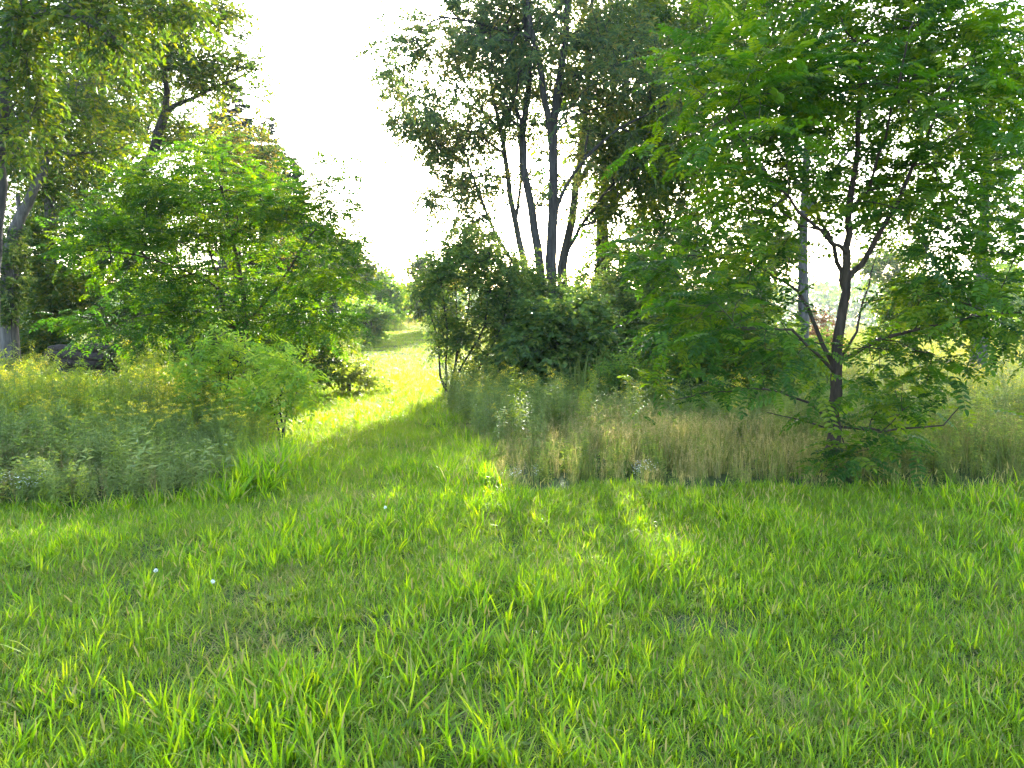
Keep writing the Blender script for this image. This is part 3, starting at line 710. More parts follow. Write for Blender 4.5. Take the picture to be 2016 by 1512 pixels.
shrub('dark_bush', 'dense dark green bush at the foot of the twin trunks', (1110, 16),
    [[(1100, 720, 16), (1080, 640, 16)], [(1115, 720, 16), (1130, 640, 16)], [(1110, 720, 16), (1170, 670, 16)]],
    [(1100, 640, 75, 55, 16, 0.9, 1.2), (1060, 690, 60, 55, 15.8, 0.8), (1150, 690, 65, 60, 15.8, 0.8), (1110, 740, 90, 40, 15.6, 0.8), (1150, 620, 50, 40, 16.2, 0.7), (1030, 720, 60, 35, 16.2, 0.6), (1210, 740, 50, 30, 16.2, 0.6, 0.8)],
    270, 'thicket', 62, leaf=leaf4(0.8, 0.1, 0.2), ll=0.12)
shrub('vine_mound', 'low arching mound of pale green vines beyond the dry grass', (1245, 14),
    [[(1245, 760, 14), (1250, 710, 14)], [(1250, 760, 14), (1290, 730, 14)]],
    [(1240, 725, 50, 28, 14, 0.5), (1280, 745, 45, 30, 14, 0.5), (1200, 750, 40, 25, 14, 0.4)], 70, 'bright', 63, ll=0.07, tl=0.28, r0=0.014, cat='shrub')
BIG = [
    ('trunk_foot_bush', 'loose mid-green bush wrapped round the feet of the twin trunks', (1050, 18.5), [[(1050, 720, 18.5), (1045, 600, 18.5), (1030, 530, 18.5)], [(1055, 720, 18.5), (1080, 620, 18.5), (1100, 560, 18.5)], [(1045, 720, 18.5), (1010, 620, 18.5)]], [(1030, 570, 45, 50, 18.5, 0.8), (1090, 600, 55, 50, 18.5, 0.9), (1010, 640, 50, 50, 18.3, 0.8), (1060, 680, 80, 50, 18.3, 0.9), (1130, 640, 45, 45, 18.6, 0.8)], 210, 'thicket', 74),
    ('grove_edge_bush', 'tall loose bush filling the gap between the grove and the spreading bush', (1270, 22), [[(1268, 720, 22), (1260, 600, 22), (1255, 500, 22)], [(1275, 720, 22), (1300, 590, 22), (1320, 500, 22)]], [(1250, 520, 70, 60, 22, 1.1), (1320, 510, 70, 60, 22, 1.1), (1210, 580, 60, 60, 22, 1.0), (1290, 600, 80, 60, 22, 1.1)], 200, 'thicket', 75),
    ('understorey_bush', 'tall shaded bush beneath the rear grove limbs', (1210, 20), [[(1205, 720, 20), (1200, 600, 20)], [(1215, 720, 20), (1240, 610, 20)]], [(1200, 600, 60, 70, 20, 1.0), (1250, 640, 60, 60, 20, 1.0), (1190, 690, 70, 50, 19.6, 1.0), (1270, 700, 60, 50, 19.6, 1.0)], 170, 'shrub', 64),
    ('spreading_bush', 'spreading mid-green bush behind the young locust\'s low limb', (1400, 13.5), [[(1395, 760, 13.5), (1380, 680, 13.5)], [(1405, 760, 13.5), (1430, 680, 13.5)]], [(1370, 690, 80, 60, 13.5, 0.9), (1450, 690, 80, 60, 13.5, 0.9), (1400, 640, 90, 40, 13.8, 0.9), (1400, 750, 120, 35, 13.2, 0.8)], 190, 'maple', 65),
    ('sunlit_thicket', 'light green thicket glowing behind the young locust trunk', (1530, 15), [[(1530, 740, 15), (1525, 680, 15)], [(1535, 740, 15), (1560, 690, 15)]], [(1530, 690, 70, 45, 15, 0.8), (1580, 720, 60, 40, 15, 0.7), (1480, 720, 60, 40, 15, 0.7)], 110, 'bright', 66),
    ('leafy_thicket', 'dark leafy thicket in the gap between grove and young locust', (1330, 18), [[(1330, 700, 18), (1325, 600, 18)], [(1335, 700, 18), (1370, 600, 18)]], [(1320, 590, 60, 60, 18, 1.0), (1380, 610, 70, 50, 18, 1.0), (1340, 680, 90, 50, 17.6, 1.0)], 150, 'shrub', 67),
    ('pale_field_bush', 'pale green bush at the edge of the goldenrod field behind the young locust', (1800, 22), [[(1800, 700, 22), (1795, 600, 22)]], [(1800, 590, 70, 50, 22, 1.0), (1760, 640, 60, 40, 22, 1.0), (1850, 640, 70, 35, 22, 1.0)], 90, 'maple', 68),
    ('shaded_undergrowth_bush', 'big shadowy bush between the vine-clad trunk and the log pile', (75, 17.5), [[(75, 700, 17.5), (70, 560, 17.5)], [(80, 700, 17.5), (110, 560, 17.5)]], [(75, 640, 60, 80, 17.5, 1.0), (110, 560, 70, 70, 17.5, 1.0), (100, 700, 70, 50, 17.4, 0.9), (60, 480, 50, 60, 17.8, 0.9, 0.7)], 220, 'maple', 69),
    ('towering_shade_bush', 'tall dark bush filling the shade above the log pile', (215, 19.5), [[(215, 700, 19.5), (200, 540, 19.5)], [(222, 700, 19.5), (250, 520, 19.5)]], [(190, 520, 80, 70, 19.5, 1.2), (260, 480, 90, 80, 19.8, 1.3), (220, 620, 90, 70, 19.8, 1.2, 0.8), (310, 580, 80, 90, 19.8, 1.2), (150, 450, 70, 60, 19.8, 1.2)], 300, 'shrub', 70),
    ('bramble_bush', 'dark bramble bush with bare lower stems under the bushy locust', (320, 15.5), [[(310, 760, 15.5), (300, 680, 15.5)], [(325, 760, 15.5), (340, 670, 15.5)], [(335, 760, 15.5), (380, 680, 15.5)], [(300, 760, 15.5), (270, 690, 15.5)]], [(320, 690, 90, 40, 15.5, 0.8), (400, 690, 60, 50, 15.5, 0.8), (270, 700, 50, 40, 15.5, 0.6, 0.6)], 110, 'shrub', 71),
    ('path_edge_bush', 'bright sunlit bush at the path edge below the hazy hillside trees', (685, 18), [[(685, 745, 18), (680, 715, 18)], [(690, 745, 18), (710, 718, 18)]], [(690, 732, 45, 18, 18, 0.9), (645, 728, 45, 22, 17.6, 0.8), (725, 745, 22, 12, 18.2, 0.5), (650, 700, 30, 18, 18, 0.5)], 42, 'field_leaf', 72),
    ('shady_backdrop_bush', 'deep green bush closing the gap behind the bushy locust', (560, 17), [[(560, 720, 17), (555, 620, 17)], [(565, 720, 17), (600, 640, 17)]], [(540, 640, 80, 60, 17, 1.0), (610, 660, 60, 50, 17, 0.9), (460, 660, 90, 50, 17, 1.0), (560, 710, 100, 30, 16.8, 0.8)], 120, 'maple', 73),
]
for nm, lb, bs, st, el, n, mt, sd in BIG:
    shrub(nm, lb, bs, st, el, n, mt, sd, ll=0.13 if bs[1] > 15 else 0.11)
ASH = [pinnate(3, 0.24, 0.085, 0.42, leaf6, 0.3, i + 30) for i in range(4)]
shrub('ash_sapling', 'bushy bright green sapling with toothed compound leaves at the weed bed', (430, 10.8),
    [[(432, 800, 10.8), (430, 720, 10.8), (425, 665, 10.8)], [(436, 800, 10.8), (470, 720, 10.8), (490, 690, 10.8)], [(428, 800, 10.8), (395, 730, 10.8)]],
    [(430, 700, 50, 45, 10.8, 0.5), (480, 710, 60, 40, 10.8, 0.5), (390, 740, 50, 45, 10.6, 0.5), (450, 770, 80, 40, 10.6, 0.5), (520, 710, 40, 30, 10.9, 0.4)],
    85, 'ash', 81, ll=0.75, tm=ASH, twigs=3, per=3, tl=0.25, r0=0.016, cat='sapling')
shrub('leafy_sapling', 'darker leafy sapling with a brown tangle at its foot on the path edge', (553, 9.9),
    [[(553, 840, 9.9), (556, 780, 9.9), (565, 720, 9.9)], [(556, 840, 9.9), (585, 770, 9.9)], [(550, 840, 9.9), (530, 780, 9.9)]],
    [(550, 735, 42, 38, 9.9, 0.4), (585, 760, 30, 35, 9.8, 0.3), (540, 790, 38, 36, 9.8, 0.3)],
    46, 'ash', 82, ll=0.75, tm=ASH, twigs=3, per=3, tl=0.24, r0=0.014, cat='sapling')
shrub('rust_brown_shrub', 'dead rust-brown shrub showing beside the young locust trunk', (1620, 19),
    [[(1618, 690, 19), (1615, 640, 19)], [(1622, 690, 19), (1635, 630, 19)]], [(1615, 640, 28, 40, 19, 0.4), (1635, 670, 25, 30, 19, 0.4)], 26, 'rust', 83, ll=0.07, tl=0.3, r0=0.014)
# climbing vine round the grey trunk
shrub('climbing_vine', 'leafy vine climbing the grey trunk with the broken stub', (26, 13.75),
    [[(26, 700, 13.75), (24, 600, 13.72), (26, 520, 13.7), (30, 460, 13.72)]], [(22, 560, 24, 50, 13.85, 0.28), (28, 490, 24, 40, 13.85, 0.28), (15, 610, 20, 30, 13.85, 0.25, 0.6)], 60, 'shrub', 84, ll=0.09, tl=0.22, r0=0.012, cat='vine')

# ------------------------------------------------------------------ log pile
def log(label, c, L, rad, yaw, pitch, seed):
    r = np.random.default_rng(seed)
    t = np.linspace(-0.5, 0.5, 7)
    pts = np.stack([t * L, r.normal(0, 0.012, 7), r.normal(0, 0.010, 7)], -1)
    rr = rad * (1 + r.normal(0, 0.05, 7)) * np.linspace(1.08, 0.92, 7)
    mb = MB(); v, q = tube(pts, rr, 9); mb.add(v, q)
    root = obj('log', mb.mesh('log', [M['log_bark']], True), loc=c, label=label, cat='log', group='logs in the pile')
    root.rotation_euler = (0, pitch, yaw)
    for s, i in ((-1, 0), (1, 6)):
        mb = MB(); v, q = tube([pts[i] - [s * 0.01, 0, 0], pts[i] + [s * 0.004, 0, 0], pts[i] + [s * 0.005, 0, 0]], [rr[i] * 0.97, rr[i] * 0.97, 0.002], 9); mb.add(v, q)
        obj('cut_end', mb.mesh('cut_end', [M['log_end']]), root)
lc = pw(172, HOR, 15.6)
rl = np.random.default_rng(5)
for row, (cnt_, z) in enumerate(((3, 0.1), (3, 0.29), (3, 0.47), (3, 0.65), (2, 0.82), (2, 0.99), (1, 1.13))):
    for k in range(cnt_):
        y = 15.6 + (k - (cnt_ - 1) / 2) * 0.24
        where = ('lowest course of the pile', 'second course of the pile', 'third course of the pile', 'fourth course of the pile', 'fifth course of the pile', 'sixth course of the pile', 'very top of the pile')[row]
        x = lc[0] + rl.normal(0, 0.09)
        side_ = {1: 'on its own', 2: ('facing the weed bed', 'on the wooded side')[k % 2], 3: ('facing the weed bed', 'in the middle', 'on the wooded side')[k]}[cnt_]
        log('dark weathered log %s, %s' % ('on the ' + where if row == 6 else 'in the ' + where, side_), (x, y, float(gh(x, y)) + z), rl.uniform(1.0, 1.5), rl.uniform(0.075, 0.1), rl.normal(0.05, 0.1), rl.normal(0, 0.035), 500 + row * 10 + k)

# ------------------------------------------------------------------ low plants: templates
def blade(mb, o, yaw, L, w, lean, bend, rv, m=0, segs=3, r=None):
    t = np.linspace(0, 1, segs + 1)
    d = np.array([math.cos(yaw), math.sin(yaw), 0]); s = np.array([-math.sin(yaw), math.cos(yaw), 0])
    ang = lean + bend * t
    st = L / segs
    dx = np.concatenate([[0], np.cumsum(np.sin(ang[:-1]) * st)]); dz = np.concatenate([[0], np.cumsum(np.cos(ang[:-1]) * st)])
    c = o + d * dx[:, None] + np.array([0, 0, 1]) * dz[:, None]
    ww = w * np.array([0.75, 1.0, 0.75, 0.06])[:segs + 1] if segs == 3 else w * np.linspace(1, 0.06, segs + 1)
    v = np.concatenate([c + s * ww[:, None] / 2, c - s * ww[:, None] / 2])
    n = segs + 1
    mb.add(v, [[i, i + n, i + n + 1, i + 1] for i in range(segs)], rv, m)
    return c[-1]

def turf_patch(seed, n=62, rad=0.14, hmin=0.035, hmax=0.10, w=0.0045):
    r = np.random.default_rng(seed); mb = MB()
    for i in range(n):
        a = r.uniform(0, 6.283); q = rad * math.sqrt(r.uniform())
        blade(mb, np.array([q * math.cos(a), q * math.sin(a), -0.005]), r.uniform(0, 6.283), r.uniform(hmin, hmax), w * r.uniform(0.7, 1.3), r.uniform(0.0, 1.2), r.uniform(0.2, 1.4), 0.05 if r.uniform() < 0.10 else np.clip(r.normal(0.55, 0.2), 0, 1))
    return mb.mesh('turf_patch', [M['turf']])

def thatch_patch(seed, n=70, rad=0.14):
    r = np.random.default_rng(seed); mb = MB()
    for i in range(n):
        a = r.uniform(0, 6.283); q = rad * math.sqrt(r.uniform())
        blade(mb, np.array([q * math.cos(a), q * math.sin(a), r.uniform(0, 0.012)]), r.uniform(0, 6.283), r.uniform(0.04, 0.10), 0.004 * r.uniform(0.7, 1.3), r.uniform(0.7, 1.45), r.uniform(0, 0.3), np.clip(r.normal(0.1, 0.1), 0, 1) if r.uniform() < 0.55 else np.clip(r.normal(0.5, 0.2), 0, 1))
    return mb.mesh('thatch_patch', [M['turf']])

def grass_tuft(seed, n=10, L=(0.06, 0.2), w=0.0085, head=0.25):
    r = np.random.default_rng(seed); mb = MB()
    for i in range(n):
        a = r.uniform(0, 6.283); q = 0.03 * math.sqrt(r.uniform())
        blade(mb, np.array([q * math.cos(a), q * math.sin(a), -0.005]), a + r.normal(0, 0.7), r.uniform(*L), w * r.uniform(0.7, 1.25), abs(r.normal(0.3, 0.38)), r.uniform(-0.1, 1.7), np.clip(r.normal(0.5, 0.25), 0, 1), 1 if r.uniform() < 0.09 else 0)
    if r.uniform() < head:                      # bristly seed spike
        a = r.uniform(0, 6.283); H = r.uniform(0.14, 0.22); ln_ = 0.1
        top = np.array([math.cos(a) * 0.04, math.sin(a) * 0.04, H])
        v, q = tube([[0, 0, 0], top * [0.4, 0.4, 0.6], top], [0.0012, 0.001, 0.0009], 3); mb.add(v, q, 0.4)
        dv = norm(top * [1, 1, 0.6]); v, q = tube([top, top + dv * 0.012, top + dv * 0.035, top + dv * 0.05], [0.0015, 0.0036, 0.0034, 0.001], 5); mb.add(v, q, 0.7, 1)
    return mb.mesh('grass_tuft', [M['blade'], M['seed']])

def dry_tuft(seed, n=20, L=(0.2, 0.56), mat='meadow'):
    r = np.random.default_rng(seed); mb = MB()
    for i in range(n):
        a = r.uniform(0, 6.283); q = 0.09 * math.sqrt(r.uniform())
        o = np.array([q * math.cos(a), q * math.sin(a), -0.01]); l_ = r.uniform(*L)
        rv = np.clip(r.normal(0.5, 0.3), 0, 1)
        e = blade(mb, o, r.uniform(0, 6.283), l_, 0.008 * r.uniform(0.5, 1.3), abs(r.normal(0.1, 0.13)), r.uniform(0.0, 1.1), rv)
        if r.uniform() < 0.4:                   # seed head
            for k in range(5):
                p = e + np.array([r.normal(0, 0.01), r.normal(0, 0.01), -0.012 * k])
                v, q2 = instantiate(leaf4(0.4), p[None], r.normal(0, 1, (1, 3)) + [0, 0, 0.6], r.normal(0, 1, (1, 3)), np.array([0.03])); mb.add(v, q2, 0.15)
    return mb.mesh('meadow_tuft', [M[mat]])

def herb(seed, stems=3, H=0.8, nl=40, ll=0.115, lw=0.2, mats=('weed',), flower=None, bare=0.1, spread=0.09, lean=0.16, droop=0.5, branch=0, fl_n=90):
    """upright leafy stalks; returns parts: stem, foliage, flower_head meshes"""
    r = np.random.default_rng(seed); ms, ml, mf = MB(), MB(), MB()
    lt = leaf4(lw, 0.03, 0.18)
    for s in range(stems):
        a = r.uniform(0, 6.283); o = np.array([math.cos(a), math.sin(a), 0]) * spread * math.sqrt(r.uniform())
        h = H * r.uniform(0.7, 1.05); ld = np.array([math.cos(a), math.sin(a), 0]) * lean * h * r.uniform(0, 1)
        t = np.linspace(0, 1, 5); pts = o + np.outer(t, [0, 0, h]) + np.outer(t ** 2, ld) + r.normal(0, 0.006, (5, 3)); pts[0, 2] = -0.02
        v, q = tube(pts, np.linspace(0.0045, 0.002, 5), 3); ms.add(v, q, 0.3)
        n = int(nl * r.uniform(0.8, 1.2)); tt = np.sort(r.uniform(bare, 1, n))
        p = np.stack([np.interp(tt, t, pts[:, i]) for i in range(3)], -1)
        an = np.arange(n) * 2.4 + r.normal(0, 0.3, n)
        ax = np.stack([np.cos(an), np.sin(an), r.uniform(-droop, 0.7, n)], -1)
        sz = ll * r.uniform(0.7, 1.2, n) * (1.1 - 0.5 * tt)
        v, q = instantiate(lt, p, ax, np.array([0, 0, 1.0]) + r.normal(0, 0.35, (n, 3)), sz)
        ml.add(v, q, np.repeat(np.clip(r.normal(0.5, 0.22, n), 0, 1), 4))
        for b in range(branch):
            tb = r.uniform(0.35, 0.9); bp = np.array([np.interp(tb, t, pts[:, i]) for i in range(3)]); ba = r.uniform(0, 6.283); bl = h * r.uniform(0.2, 0.4)
            e = bp + np.array([math.cos(ba) * bl * 0.7, math.sin(ba) * bl * 0.7, bl * 0.7])
            v, q = tube([bp, (bp + e) / 2 + [0, 0, -0.01], e], [0.0016, 0.0012, 0.0008], 3); ms.add(v, q, 0.3)
            k = int(nl * 0.25); u = r.uniform(0.1, 1, k)[:, None]
            v, q = instantiate(lt, bp + (e - bp) * u, r.normal(0, 1, (k, 3)) + [0, 0, 0.2], np.array([0, 0, 1.0]) + r.normal(0, 0.4, (k, 3)), ll * 0.6 * r.uniform(0.6, 1.1, k))
            ml.add(v, q, np.repeat(np.clip(r.normal(0.5, 0.22, k), 0, 1), 4))
        if flower:
            top = pts[-1]
            if flower == 'plume':
                for b in range(7):
                    ba = r.uniform(0, 6.283); bl = H * 0.16 * r.uniform(0.5, 1.1); z0 = -0.05 * H * b * 0.45
                    u = r.uniform(0, 1, fl_n // 7)
                    p = top + np.array([0, 0, z0]) + np.stack([np.cos(ba) * bl * u, np.sin(ba) * bl * u, bl * (0.7 * u - 0.75 * u ** 2)], -1) + r.normal(0, 0.004, (len(u), 3))
                    v, q = instantiate(leaf4(0.8), p, r.normal(0, 1, p.shape), r.normal(0, 0.6, p.shape) + [0, 0, 1], np.full(len(p), 0.013)); mf.add(v, q, np.repeat(r.uniform(0, 1, len(p)), 4))
            elif flower == 'flat':
                p = top + np.stack([r.normal(0, 0.019, fl_n), r.normal(0, 0.019, fl_n), r.normal(0.005, 0.009, fl_n)], -1)
                v, q = instantiate(leaf4(0.9), p, r.normal(0, 1, p.shape) * [1, 1, 0.3], r.normal(0, 0.4, p.shape) + [0, 0, 1], np.full(len(p), 0.014)); mf.add(v, q, np.repeat(r.uniform(0, 1, len(p)), 4))
            else:                               # small daisies
                for b in range(7):
                    c = top + r.normal(0, 0.05, 3) * [1, 1, 0.5]
                    an = np.linspace(0, 6.283, 8, endpoint=False)
                    v, q = instantiate(leaf4(0.5, 0.0, 0.0), np.repeat(c[None], 8, 0), np.stack([np.cos(an), np.sin(an), 0 * an + 0.1], -1), np.tile([[0, 0, 1.0]], (8, 1)), np.full(8, 0.011)); mf.add(v, q, 0.5)
    return ms, ml, mf

def join_herb(parts, leafm, flm):
    ms, ml, mf = parts; mb = MB()
    for i, s in enumerate(parts):
        for v, q, rv in zip(s.v, s.q, s.r): pass
    V, Q, Rr, Mi, n = [], [], [], [], 0
    for i, s in enumerate((ms, ml, mf)):
        if not s.v: continue
        v = np.concatenate(s.v); q = np.concatenate(s.q) + n; n += len(v)
        V.append(v); Q.append(q); Rr.append(np.concatenate(s.r)); Mi.append(np.full(len(q), i))
    return quad_mesh('herb', np.concatenate(V), np.concatenate(Q), np.concatenate(Rr), [M['weed'] if leafm != 'dry' else M['dry'], M[leafm], M[flm]], np.concatenate(Mi))

# ------------------------------------------------------------------ scattering for what nobody could count
def scatter(name, label, cat, meshes, pos, rotz, scl, idx, tilt=None):
    col = bpy.data.collections.new(name + '_pieces')
    for i, me in enumerate(meshes):
        col.objects.link(bpy.data.objects.new('%s_piece_%02d' % (name, i), me))
    n = len(pos)
    me = bpy.data.meshes.new(name)
    me.vertices.add(n); me.vertices.foreach_set('co', np.asarray(pos, np.float32).ravel())
    rot = np.zeros((n, 3), np.float32); rot[:, 2] = rotz
    if tilt is not None: rot[:, :2] = tilt
    a = me.attributes.new('rot', 'FLOAT_VECTOR', 'POINT'); a.data.foreach_set('vector', rot.ravel())
    a = me.attributes.new('scl', 'FLOAT', 'POINT'); a.data.foreach_set('value', np.asarray(scl, np.float32))
    a = me.attributes.new('idx', 'INT', 'POINT'); a.data.foreach_set('value', np.asarray(idx, np.int32))
    o = obj(name, me, label=label, cat=cat, kind='stuff')
    g = bpy.data.node_groups.new(name, 'GeometryNodeTree')
    g.interface.new_socket('Geometry', in_out='INPUT', socket_type='NodeSocketGeometry')
    g.interface.new_socket('Geometry', in_out='OUTPUT', socket_type='NodeSocketGeometry')
    N = g.nodes
    gi, go = N.new('NodeGroupInput'), N.new('NodeGroupOutput')
    ci = N.new('GeometryNodeCollectionInfo'); ci.inputs['Collection'].default_value = col
    ci.inputs['Separate Children'].default_value = True; ci.inputs['Reset Children'].default_value = True
    ip = N.new('GeometryNodeInstanceOnPoints'); ip.inputs['Pick Instance'].default_value = True
    def na(nm, dt):
        x = N.new('GeometryNodeInputNamedAttribute'); x.data_type = dt; x.inputs['Name'].default_value = nm
        return x.outputs['Attribute']
    er = N.new('FunctionNodeEulerToRotation')
    L = g.links
    L.new(gi.outputs[0], ip.inputs['Points']); L.new(ci.outputs[0], ip.inputs['Instance'])
    L.new(na('idx', 'INT'), ip.inputs['Instance Index'])
    L.new(na('rot', 'FLOAT_VECTOR'), er.inputs[0]); L.new(er.outputs[0], ip.inputs['Rotation'])
    L.new(na('scl', 'FLOAT'), ip.inputs['Scale']); L.new(ip.outputs[0], go.inputs[0])
    md = o.modifiers.new('scatter', 'NODES'); md.node_group = g
    return o

YL = np.array([[5.5, -9.5], [6.25, -6.0], [6.7, -4.2], [7.0, -2.85], [8.35, -2.8], [11.5, -3.45], [15.1, -4.2], [23, -4.75], [30, -5.9], [45, -8.2], [60, -11]])
YR = np.array([[7.5, -0.30], [9.3, -0.35], [11.5, -0.7], [15, -1.35], [22, -2.0], [30, -2.9], [45, -5.2], [60, -8]])
def XL(y): return np.where(y < 5.5, -99, np.interp(y, YL[:, 0], YL[:, 1]))
def XR(y): return np.where(y < 7.45, 99, np.interp(y, YR[:, 0], YR[:, 1]))
def wob(x, y): return 0.5 * (vnoise(x, y, 1.1, 3) - 0.5) + 0.25 * (vnoise(x, y, 3.3, 4) - 0.5)
def left_of(x, y): return XL(y + wob(x, y)) - x          # >0 inside the weed bed
def right_of(x, y): return x - XR(y + wob(x, y) * 0.9) - 0.3 * wob(y, x)
def rnd_pts(n, x0, x1, y0, y1, r):
    return r.uniform(x0, x1, n), r.uniform(y0, y1, n)
def P3(x, y): return np.stack([x, y, gh(x, y)], -1)

r = np.random.default_rng(99)
# mown turf: near, then the path, then the hill strip
turf = [turf_patch(i) for i in range(8)] + [turf_patch(20 + i, 110, 0.28, 0.04, 0.1, 0.006) for i in range(4)] + [turf_patch(30 + i, 130, 0.6, 0.06, 0.14, 0.012) for i in range(3)] + [thatch_patch(40 + i) for i in range(4)]
X, Y, I, S = [], [], [], []
for (n, x0, x1, y0, y1, i0, i1) in ((17000, -8, 8, 1.2, 9.5, 0, 8), (6000, -13, 13, -6, 12, 8, 12), (2600, -5, 0.5, 9, 24, 8, 12), (1800, -13, -2, 20, 56, 12, 15)):
    x, y = rnd_pts(n, x0, x1, y0, y1, r)
    k = (left_of(x, y) < 0.25) & (right_of(x, y) < 0.3)
    bare = vnoise(x, y, 1.6, 11) > 0.84
    if i0 == 8 and y0 < 0: k &= (np.abs(x) > 7.5) | (y < 1.5) | (y > 9)
    x, y = x[k], y[k]; X.append(x); Y.append(y); I.append(np.where(bare[k] & (i0 == 0) & (r.uniform(size=len(x)) < 0.75), r.integers(15, 19, len(x)), r.integers(i0, i1, len(x)))); S.append(r.uniform(0.75, 1.25, len(x)))
X, Y, I, S = map(np.concatenate, (X, Y, I, S))
scatter('mown_turf', 'short mown grass of the clearing and the path', 'grass', turf, P3(X, Y), r.uniform(0, 6.283, len(X)), S, I)

tuft = [grass_tuft(100 + i, 6 + i % 7, head=0.3) for i in range(16)] + [grass_tuft(150 + i, 14, (0.16, 0.3), 0.0115, 0.2) for i in range(6)]
X, Y, I, S = [], [], [], []
x, y = rnd_pts(46000, -8, 8, 1.2, 10, r)
dens = sstep(0.38, 0.72, vnoise(x, y, 1.3, 21)) * 0.75 + 0.25 * sstep(0.4, 0.7, vnoise(x, y, 4.0, 22)) + 0.3
TRK = np.array([[3.0, -4.0], [4.75, -2.7], [6.2, -2.25], [7.6, -1.85], [10, -1.8]])
dens = dens * (1 - 0.8 * sstep(0.78, 0.88, vnoise(x, y, 1.6, 11)))
dens = dens * (1 - 0.85 * np.exp(-((x - np.interp(y, TRK[:, 0], TRK[:, 1])) / 0.65) ** 2))
edge = np.maximum(left_of(x, y), right_of(x, y))
k = (edge < 0.15) & (r.uniform(size=len(x)) < np.maximum(dens, np.where(edge > -0.45, 0.7, 0)))
big = edge[k] > -0.5
X.append(x[k]); Y.append(y[k]); I.append(np.where(big, r.integers(16, 22, k.sum()), r.integers(0, 16, k.sum()))); S.append(r.uniform(0.4, 1.15, k.sum()) * (0.55 + 0.8 * vnoise(x[k], y[k], 0.9, 24)))
x, y = rnd_pts(3000, -5.5, 0.5, 9, 25, r); k = (left_of(x, y) < 0.1) & (right_of(x, y) < 0.1) & (r.uniform(size=3000) < 0.3 + 0.6 * sstep(0.4, 0.7, vnoise(x, y, 0.9, 23)))
X.append(x[k]); Y.append(y[k]); I.append(r.integers(0, 22, k.sum())); S.append(r.uniform(0.6, 1.1, k.sum()))
X, Y, I, S = map(np.concatenate, (X, Y, I, S))
scatter('coarse_grass', 'bright broad-bladed grass tufts with bristly seed spikes across the clearing', 'grass', tuft, P3(X, Y), r.uniform(0, 6.283, len(X)), S, I, r.normal(0, 0.22, (len(X), 2)))

# dry meadow on the right, weeds behind it
dry = [dry_tuft(200 + i) for i in range(8)] + [dry_tuft(215 + i, 20, (0.2, 0.5), 'field') for i in range(5)] + [join_herb(herb(290 + i, 3, 0.5, 30, 0.09, 0.22), 'weed', 'yellow') for i in range(3)]
x, y = rnd_pts(8000, -3, 16, 7.2, 13.5, r)
ro = right_of(x, y)
k = ((ro > 0.0) | ((ro > -0.55) & (r.uniform(size=len(x)) < 0.16))) & (r.uniform(size=len(x)) < (1 - 0.75 * sstep(10.0, 12.5, y)))
x, y = x[k], y[k]; ro = ro[k]
scatter('dry_meadow_grass', 'tan and green seeding meadow grass around the young locust', 'grass', dry, P3(x, y), r.uniform(0, 6.283, len(x)),
        (0.45 + 0.5 * sstep(0, 1.4, np.minimum(ro, y - 7.3))) * r.uniform(0.6, 1.0, len(x)) * (0.65 + 0.7 * vnoise(x, y, 1.2, 61)),
        np.where(r.uniform(size=len(x)) < 0.28 + 0.66 * np.maximum(sstep(3.0, 4.6, x), sstep(0.5, 0.75, vnoise(x, y, 0.7, 62)) * 0.7), r.integers(8, 16, len(x)), r.integers(0, 8, len(x))))

H_GREEN = [herb(300 + i) for i in range(4)]
H_GREY = [herb(320 + i, 4, 0.6, 34, 0.08, 0.28, branch=2, spread=0.12) for i in range(4)]
H_LIGHT = [herb(340 + i, 2, 1.1, 85, 0.13, 0.15, droop=0.9, bare=0.15) for i in range(3)]
H_BROAD = [herb(360 + i, 2, 0.7, 22, 0.15, 0.36, droop=0.2) for i in range(3)]
H_DRY = [herb(380 + i, 4, 0.55, 14, 0.04, 0.4, branch=4, spread=0.12) for i in range(3)]
H_GOLD = [herb(400 + i, 3, 0.9, 40, flower='plume') for i in range(4)]
H_FLAT = [herb(420 + i, 3, 0.75, 32, 0.08, 0.18, flower='flat', branch=1, fl_n=34) for i in range(3)]
H_DAISY = [herb(440 + i, 3, 0.45, 26, 0.05, 0.2, flower='daisy', branch=2) for i in range(3)]
J = ([join_herb(h, 'weed', 'yellow') for h in H_GREEN] + [join_herb(h, 'weed_grey', 'yellow') for h in H_GREY] + [join_herb(h, 'weed_yel', 'yellow') for h in H_LIGHT]
     + [join_herb(h, 'weed', 'yellow') for h in H_BROAD] + [join_herb(h, 'dry', 'yellow') for h in H_DRY] + [join_herb(h, 'weed', 'yellow') for h in H_GOLD])
# 0-3 green, 4-7 grey, 8-10 light, 11-13 broad, 14-16 dry, 17-20 gold
def kinds(n, w, r):
    c = r.choice(6, n, p=np.array(w) / sum(w)); lo = np.array([0, 4, 8, 11, 14, 17])[c]; hi = np.array([4, 8, 11, 14, 17, 21])[c]
    return lo + (r.uniform(size=n) * (hi - lo)).astype(int)
x, y = rnd_pts(9000, -13, -2, 5.5, 15.5, r); lo_ = left_of(x, y); k = lo_ > 0.02
x, y, lo_ = x[k], y[k], lo_[k]
front = np.minimum(lo_, y - 6.4)
sc_ = (0.5 + 0.42 * sstep(0.1, 2.5, front) + 0.15 * sstep(9, 13, y)) * r.uniform(0.75, 1.15, len(x))
pxw = CX + F * x / y
sc_ = np.where((np.abs(pxw - 172) < 85) & (y > 10.3), np.minimum(sc_, (1.6 - 0.073 * y) / 0.95), sc_) * (0.72 + 0.5 * vnoise(x, y, 1.1, 71))
